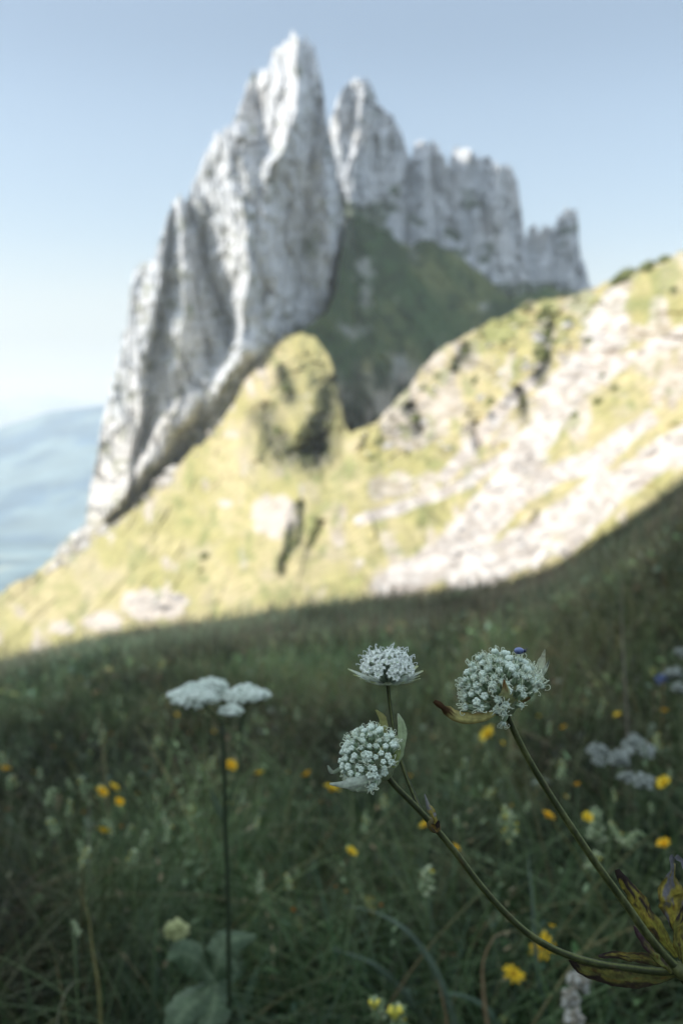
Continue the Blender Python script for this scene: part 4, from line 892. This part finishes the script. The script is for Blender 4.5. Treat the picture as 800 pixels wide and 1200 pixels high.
def star(seed):        # white five-petalled floret of the flat head
    R_ = np.random.RandomState(seed); m = MB(); m.tube(np.array([[0, 0, 0], [0, 0, .5], [.02, 0, .9]]), [.022, .024, .04], (.42, .50, .38), 5)
    m.blob(np.array([.02, 0, .9]), .075, (0, 0, 1), 1.3, (.5, .58, .42), 7, 5)
    for q in range(5):
        a = q*1.2566+R_.rand()*.4; ca, sa = math.cos(a), math.sin(a)
        pts = np.array([[ca*.03, sa*.03, .94], [ca*.10, sa*.10, 1.0], [ca*.15, sa*.15, .99], [ca*.17, sa*.17, .95]])
        m.ribbon(spline(pts, 5), [.04, .10, .12, .10, .04], (-sa, ca, 0), .2, np.array((.80, .85, .76))*(.85+.2*R_.rand()), ns=3)
    if R_.rand() < .7: m.tube(spline(np.array([[0, 0, .95], [.04, .03, 1.12], [.10, .08, 1.18], [.14, .1, 1.12]]), 6), .012, (.8, .84, .8), 4)
    return m.mesh('floret', M_floret)
FS = [star(s) for s in (1, 2, 3, 4)]
def frame_from(axis):
    z = Vector(axis).normalized(); a = Vector((0, -1, 0)) if abs(z.y) < .85 else Vector((1, 0, 0)); x = a.cross(z).normalized(); y = z.cross(x); return Matrix((x, y, z)).transposed()
def bract_cols(base, tipc, edge=None, seed=0, t0=.62, t1=.9, te=.6):
    def f(T, S):
        n = fbm(T*5, S*2, seed=seed, o=3); c = mixc(base, np.array(base)*1.35, np.exp(-(S/.15)**2)*.6+.3*n)
        c = mixc(c, np.array(base)*.72, (np.abs(np.sin(S*9+T*2)) < .25)*.35)
        if edge is not None: c = mixc(c, edge, sstep(te, 1.05, np.abs(S)+n*.5)*.9)
        return mixc(c, tipc, sstep(t0, t1, T+n*.25))
    return f
def head(name, foot, center, axis, ra, rz, n, meshes, fl, amax, seed, dense=1.0, sc=1.0, foot_in=.55):
    """dome of florets; foot = where the stem meets it; all in node space"""
    h = empty('flower_head', foot); h.parent = plant; Mx = frame_from(axis); R_ = random.Random(seed); F0 = Vector(foot); Cn = Vector(center)-F0
    m = MB(); m.blob(np.array(Cn)*.45, ra*(.42 if fl < .9 else .2), axis, .8, (.14, .17, .09), 10, 7); link('receptacle', m.mesh('receptacle', M_stem), h)
    for k in range(n):
        cz = 1-(1-math.cos(amax))*(k+.5)/n; a = k*2.39996+R_.uniform(-.25, .25); s = math.sqrt(max(0, 1-cz*cz))
        d = Mx @ Vector((math.cos(a)*s*ra, math.sin(a)*s*ra, cz*rz))*R_.uniform(.88, 1.07)
        tip = Cn+d; org = Cn*foot_in-(Mx @ Vector((0, 0, rz*.15)))
        L_ = fl*R_.uniform(.75, 1.2); dir_ = (tip-org).normalized()
        dir_ = (dir_+Vector((R_.uniform(-.16, .16), R_.uniform(-.16, .16), R_.uniform(-.16, .16)))).normalized()
        if fl > .9: L_ = (tip-org).length; loc = org; ss = L_
        else: ss = L_*1.0*sc; loc = tip-dir_*ss*.95
        o = link('floret', meshes(k, cz, R_), h); o.location = loc; o.rotation_mode = 'QUATERNION'
        o.rotation_quaternion = dir_.to_track_quat('Z', 'Y') @ Quaternion((0, 0, 1), R_.uniform(0, 6.28)); o.scale = (ss, ss, ss) if fl <= .9 else (ss*.8, ss*.8, ss)
    return h, F0
pxm = YF/F
def bract(h, F0, pts, w, cols, side=(0, -.3, 1), cup=.2, label=None, prof=None, ns=9, n=16):
    c = spline([LN(*p) for p in pts], n)-np.array(F0); t = np.linspace(0, 1, n)
    pr = prof if prof is not None else np.sin(np.pi*np.clip(t*.93+.05, 0, 1))**.7
    m = MB(); R_ = np.random.RandomState(int(abs(pts[-1][0]*7)) % 1000); jag = 1+.10*R_.randn(n)
    m.ribbon(c, w*pxm*pr*jag, side, cup, cols=cols, ns=ns); o = link('bract', m.mesh('bract', M_bract), h)
    if label: o['label'] = label
    return o
# --- right head
foot = LN(591, 829, .348); cen = LN(586, 813, .345); ax = np.array((-.25, -.30, .95))
def pick_r(k, cz, R): return R.choice(FO) if cz < .35 or R.random() < .22 else R.choice(FH if R.random() < .6 else FB)
h, F0 = head('flower_head', foot, cen, ax, .0146, .0150, 88, pick_r, .0068, 1.46, 3, sc=1.0)
PALE = (.42, .46, .30); YG = (.42, .40, .14); BR = (.055, .028, .012)
bract(h, F0, [(590,830,.346),(572,841,.342),(552,844,.339),(533,840,.337),(519,830,.336),(508,822,.336)], 15, bract_cols((.46, .42, .16), BR, (.20, .12, .03), 1, .70, .86), side=(.1, -.2, 1), cup=.28, prof=np.sin(np.pi*np.linspace(.08, .95, 16))**.6)
bract(h, F0, [(592,830,.343),(592,821,.3335),(592,808,.3290),(590,796,.3285)], 24, bract_cols((.44, .45, .22), (.16, .075, .02), None, 2, .68, 1.0), side=(1, 0, 0), cup=.22, prof=np.r_[np.linspace(.7, 1, 6), np.linspace(1, .06, 10)])
bract(h, F0, [(594,829,.346),(608,820,.343),(618,808,.343),(623,797,.345)], 16, bract_cols((.36, .38, .14), (.14, .08, .02), (.1, .05, .02), 3, .75, 1.0), side=(.6, -.3, .4), cup=.2)
bract(h, F0, [(594,829,.352),(612,815,.356),(626,795,.357),(634,776,.355),(638,761,.352)], 18, bract_cols((.52, .57, .42), (.50, .50, .36), None, 4), side=(1, -.3, .1), cup=.15, prof=np.r_[np.linspace(.4, 1, 8), np.linspace(1, .06, 8)])
bract(h, F0, [(606,818,.35),(624,803,.352),(637,788,.351),(643,774,.349)], 9, bract_cols((.50, .55, .42), (.03, .02, .015), None, 5, .93, 1.0), side=(1, 0, .6), cup=.2)
# one floret hanging below the head
o = link('floret', FO[0], h); o.location = Vector(LN(590, 831, .344))-F0; o.rotation_mode = 'QUATERNION'; o.rotation_quaternion = Vector((-.08, -.1, -1)).to_track_quat('Z', 'Y'); o.scale = (.0062,)*3
o = link('floret', FO[1], h); o.location = Vector(LN(593, 833, .343))-F0; o.rotation_mode = 'QUATERNION'; o.rotation_quaternion = Vector((-.25, 0, -1)).to_track_quat('Z', 'Y'); o.scale = (.0055,)*3
# --- lower left head
foot = LN(451, 905, .345); cen = LN(440, 893, .342); ax = np.array((-.56, -.50, .60))
def pick_l(k, cz, R): return R.choice(FO) if cz < .38 or R.random() < .08 else R.choice(FB if R.random() < .7 else FH)
h, F0 = head('flower_head', foot, cen, ax, .0128, .0128, 90, pick_l, .0060, 1.30, 8, sc=.95)
GW = (.47, .53, .42)
bract(h, F0, [(452,906,.342),(440,913,.333),(420,919,.329),(402,921,.328),(386,919,.329)], 19, bract_cols(GW, (.5, .55, .45), None, 11), side=(.05, -.4, 1), cup=.2, prof=np.sin(np.pi*np.linspace(.10, .97, 16))**.8)
bract(h, F0, [(452,907,.345),(444,918,.338),(430,926,.333),(412,925,.332),(404,922,.337)], 12, bract_cols((.42, .49, .36), GW, None, 12), side=(.05, -.5, 1), cup=.2)
bract(h, F0, [(454,904,.344),(462,892,.344),(468,875,.344),(470,855,.344),(466,836,.344)], 14, bract_cols((.34, .42, .24), (.48, .52, .38), None, 13, .8, 1), side=(1, -.6, .2), cup=.22)
bract(h, F0, [(453,905,.343),(460,895,.34),(464,880,.339),(464,862,.339)], 10, bract_cols((.28, .34, .12), (.40, .45, .28), None, 14), side=(1, -.5, .2), cup=.2)
bract(h, F0, [(452,904,.35),(430,885,.355),(410,895,.354),(388,905,.35),(384,897,.349)], 13, bract_cols((.30, .38, .25), GW, None, 15), side=(.3, -.5, 1), cup=.15)
bract(h, F0, [(452,904,.35),(445,870,.356),(448,842,.354),(440,832,.352)], 14, bract_cols((.36, .38, .16), (.40, .38, .15), None, 16), side=(1, -.2, .2), cup=.15)
# --- small flat head at the back
Y3 = .368; foot = LN(454, 799, Y3); cen = LN(453, 793, Y3); ax = np.array((-.03, -.13, 1))
h, F0 = head('flower_head', foot, cen, ax, .0112, .0100, 98, lambda k, cz, R: R.choice(FS), 1.0, 1.08, 5, foot_in=.1)
F3 = F0
for i in range(14):
    a = 6.283*i/14+.2; L_ = .0140*(1+.12*math.sin(i*2.3)); ca, sa = math.cos(a), math.sin(a); t = np.linspace(.06, 1, 12)
    c = np.stack([ca*L_*t, sa*L_*t*.95, L_*(.02*t+.27*t**2)-.0006], -1); m = MB()
    m.ribbon(c, .0036*np.sin(np.pi*np.clip(t*.93+.03, 0, 1))**.6*(1+.08*math.sin(i)), (-sa, ca, 0), .2, cols=bract_cols((.62, .68, .58), (.42, .46, .20), None, 30+i, .75, 1.0), ns=7)
    link('bract', m.mesh('bract', M_bract), h)

# ------------------------------------------------------------------ withered leaves at the joints
def wleaf(name, pts, wpx, side, cup, seed, cols, n=40, wob=.0009, label=None, prof=None, ns=13):
    c = spline([LN(*p) for p in pts], n); t = np.linspace(0, 1, n); R_ = np.random.RandomState(seed)
    pr = prof(t) if prof else np.sin(np.pi*np.clip(t*.9+.06, 0, 1))**.65
    jag = 1+.22*fbm(t*9, 0*t, seed=seed, o=3)
    m = MB(); m.ribbon(c, wpx*pxm*pr*jag, side, cup, cols=cols, ns=ns); v = m.v[0]
    v += wob*np.stack([fbm(v[:, 0]/.004, v[:, 1]/.004, v[:, 2]/.004, seed+k, 3) for k in range(3)], -1)
    o = link(name, m.mesh(name, M_bract), plant)
    if label: o['label'] = label
    return o
DK = np.array((.032, .023, .020)); YW = np.array((.28, .22, .035)); OL = np.array((.10, .11, .035)); GP = np.array((.12, .12, .13))
def wc(seed, t0=.55, t1=.8, edge=.55, base=OL, tip=DK, yel=.6):
    def f(T, S):
        n = 1.5*fbm(T*7, S*2.6, seed=seed, o=4); n2 = fbm(T*16, S*5, seed=seed+9, o=3)
        c = mixc(base, YW, np.clip(sstep(.1, .55, T+n*.6)*sstep(-.5, .3, n2+.4*n)*yel, 0, 1)); c = mixc(c, (.07, .045, .02), sstep(.05, .35, -n2-.3*n)*.55); c = mixc(c, np.array(base)*1.5, np.exp(-(S/.12)**2)*.5)
        c = mixc(c, (.14, .075, .02), sstep(.25, .5, n2)*.8)
        c = mixc(c, DK, sstep(edge, edge+.5, np.abs(S)+n*.9+n2*.4)*.92*sstep(-.5, .1, n))
        return mixc(c, tip, sstep(t0, t1, T+n*.35))
    return f
wleaf('withered_leaf', [(792,1143,.346),(770,1148,.345),(745,1149,.344),(718,1146,.343),(695,1141,.343),(680,1135,.343),(668,1124,.343)], 31, (0, -.25, 1), .12, 21, wc(21, .72, .9, .55, yel=.3))
wleaf('withered_leaf', [(792,1136,.350),(765,1126,.349),(740,1121,.348),(715,1119,.347),(700,1121,.346)], 13, (0, .1, 1), .1, 25, wc(25, .6, .9, .2, yel=.9))
wleaf('withered_leaf', [(793,1122,.350),(775,1096,.351),(757,1072,.352),(743,1052,.352),(732,1036,.352),(722,1020,.351)], 21, (.8, 0, .6), .15, 22, wc(22, .66, .76, .60, base=np.array((.22, .22, .04)), yel=.9), prof=lambda t: np.sin(np.pi*np.clip(t*.86+.08, 0, 1))**.8)
wleaf('withered_leaf', [(786,1140,.343),(771,1129,.341),(760,1117,.340),(751,1104,.340),(742,1086,.341)], 12, (.6, -.5, .5), .35, 23, wc(23, .35, .6, .35, base=np.array((.16, .18, .05)), tip=np.array((.06, .035, .04))))
wleaf('withered_leaf', [(796,1124,.347),(792,1100,.349),(789,1078,.350),(786,1055,.351),(786,1035,.352),(788,1016,.352),(792,1003,.352),(800,1012,.350),(804,1022,.348)], 29, (1, -.2, 0), .3, 24, wc(24, .50, .66, .75, base=np.array((.22, .20, .03)), tip=GP, yel=.9), n=60, wob=.0016,
      prof=lambda t: np.interp(t, [0, .2, .32, .42, .55, .66, .72, .85, 1], [.22, .28, .6, 1, .95, .3, .22, .26, .1]))
wleaf('withered_leaf', [(799,1130,.344),(798,1108,.343),(795,1090,.343),(801,1072,.343),(806,1052,.344)], 13, (1, .2, 0), .25, 26, wc(26, .6, .9, .5, base=np.array((.16, .17, .04))))
wleaf('withered_leaf', [(800,1140,.345),(815,1120,.345),(832,1090,.346),(850,1070,.347)], 22, (1, 0, 1), .2, 27, wc(27, .6, .8, .5))
# small sheath at the fork of the left stems
wleaf('withered_bract', [(510,972,.3415),(508,962,.340),(503,950,.3395),(499,940,.3400),(497,931,.341)], 10, (1, -.2, .2), .35, 31, wc(31, .45, .7, .9, base=np.array((.30, .26, .06)), tip=np.array((.22, .22, .21))), prof=lambda t: np.interp(t, [0, .3, .6, 1], [.6, .8, 1, .12]))
wleaf('withered_bract', [(505,966,.3405),(511,969,.339),(515,963,.3385)], 9, (0, 0, 1), .3, 32, wc(32, .3, .6, .5, base=np.array((.2, .13, .03))))
m = MB(); m.blob(LN(508, 967, .343), .0024, LN(500, 958)-LN(512, 974), 1.3, (.12, .10, .035), 10, 7); link('node', m.mesh('node', M_stem), plant)
m = MB(); m.blob(np.zeros(3), .0030, (.6, 0, -.5), 1.4, (.08, .09, .03), 12, 8); link('node', m.mesh('node', M_stem), plant)

# ------------------------------------------------------------------ the little blue beetle on top of the right head
M_bug = mat_col('beetle_shell', .3, None, spec=.6)
def bug():
    b = V(608, 763, .341); o = empty('beetle', b); tag(o, 'tiny blue black beetle sitting on top of the right flower head', 'beetle')
    m = MB(); m.blob(np.array((0, 0, 0)), .00115, (1, -.3, .15), 1.55, (.05, .07, .20), 12, 8)
    bo = link('body', m.mesh('body', M_bug), o)
    for s in (-1, 1):
        m = MB(); m.blob(np.array((-.0001, s*.0005, .00035)), .00085, (1, -.3, .1), 1.9, (.12, .16, .34), 10, 7); link('wing', m.mesh('wing', M_bug), o)
    m = MB(); m.blob(np.array((.0018, -.0005, .0003)), .00062, (1, 0, 0), 1, (.02, .025, .06), 10, 7); hd = link('head', m.mesh('head', M_bug), o)
    for s in (-1, 1):
        m = MB(); m.tube(np.array([[.0021, -.0005+s*.0003, .0006], [.0026, -.0006+s*.0008, .0011], [.0030, -.0007+s*.0013, .0010]]), .00009, (.02, .02, .03), 4); link('antenna', m.mesh('antenna', M_bug), hd)
    for i in range(3):
        for s in (-1, 1):
            x = -.0010+.0010*i; m = MB(); m.tube(np.array([[x, s*.0008, -.0003], [x*1.3, s*.0019, .0001], [x*1.6, s*.0024, -.0013]]), .00012, (.02, .02, .03), 5); link('leg', m.mesh('leg', M_bug), o)
bug()
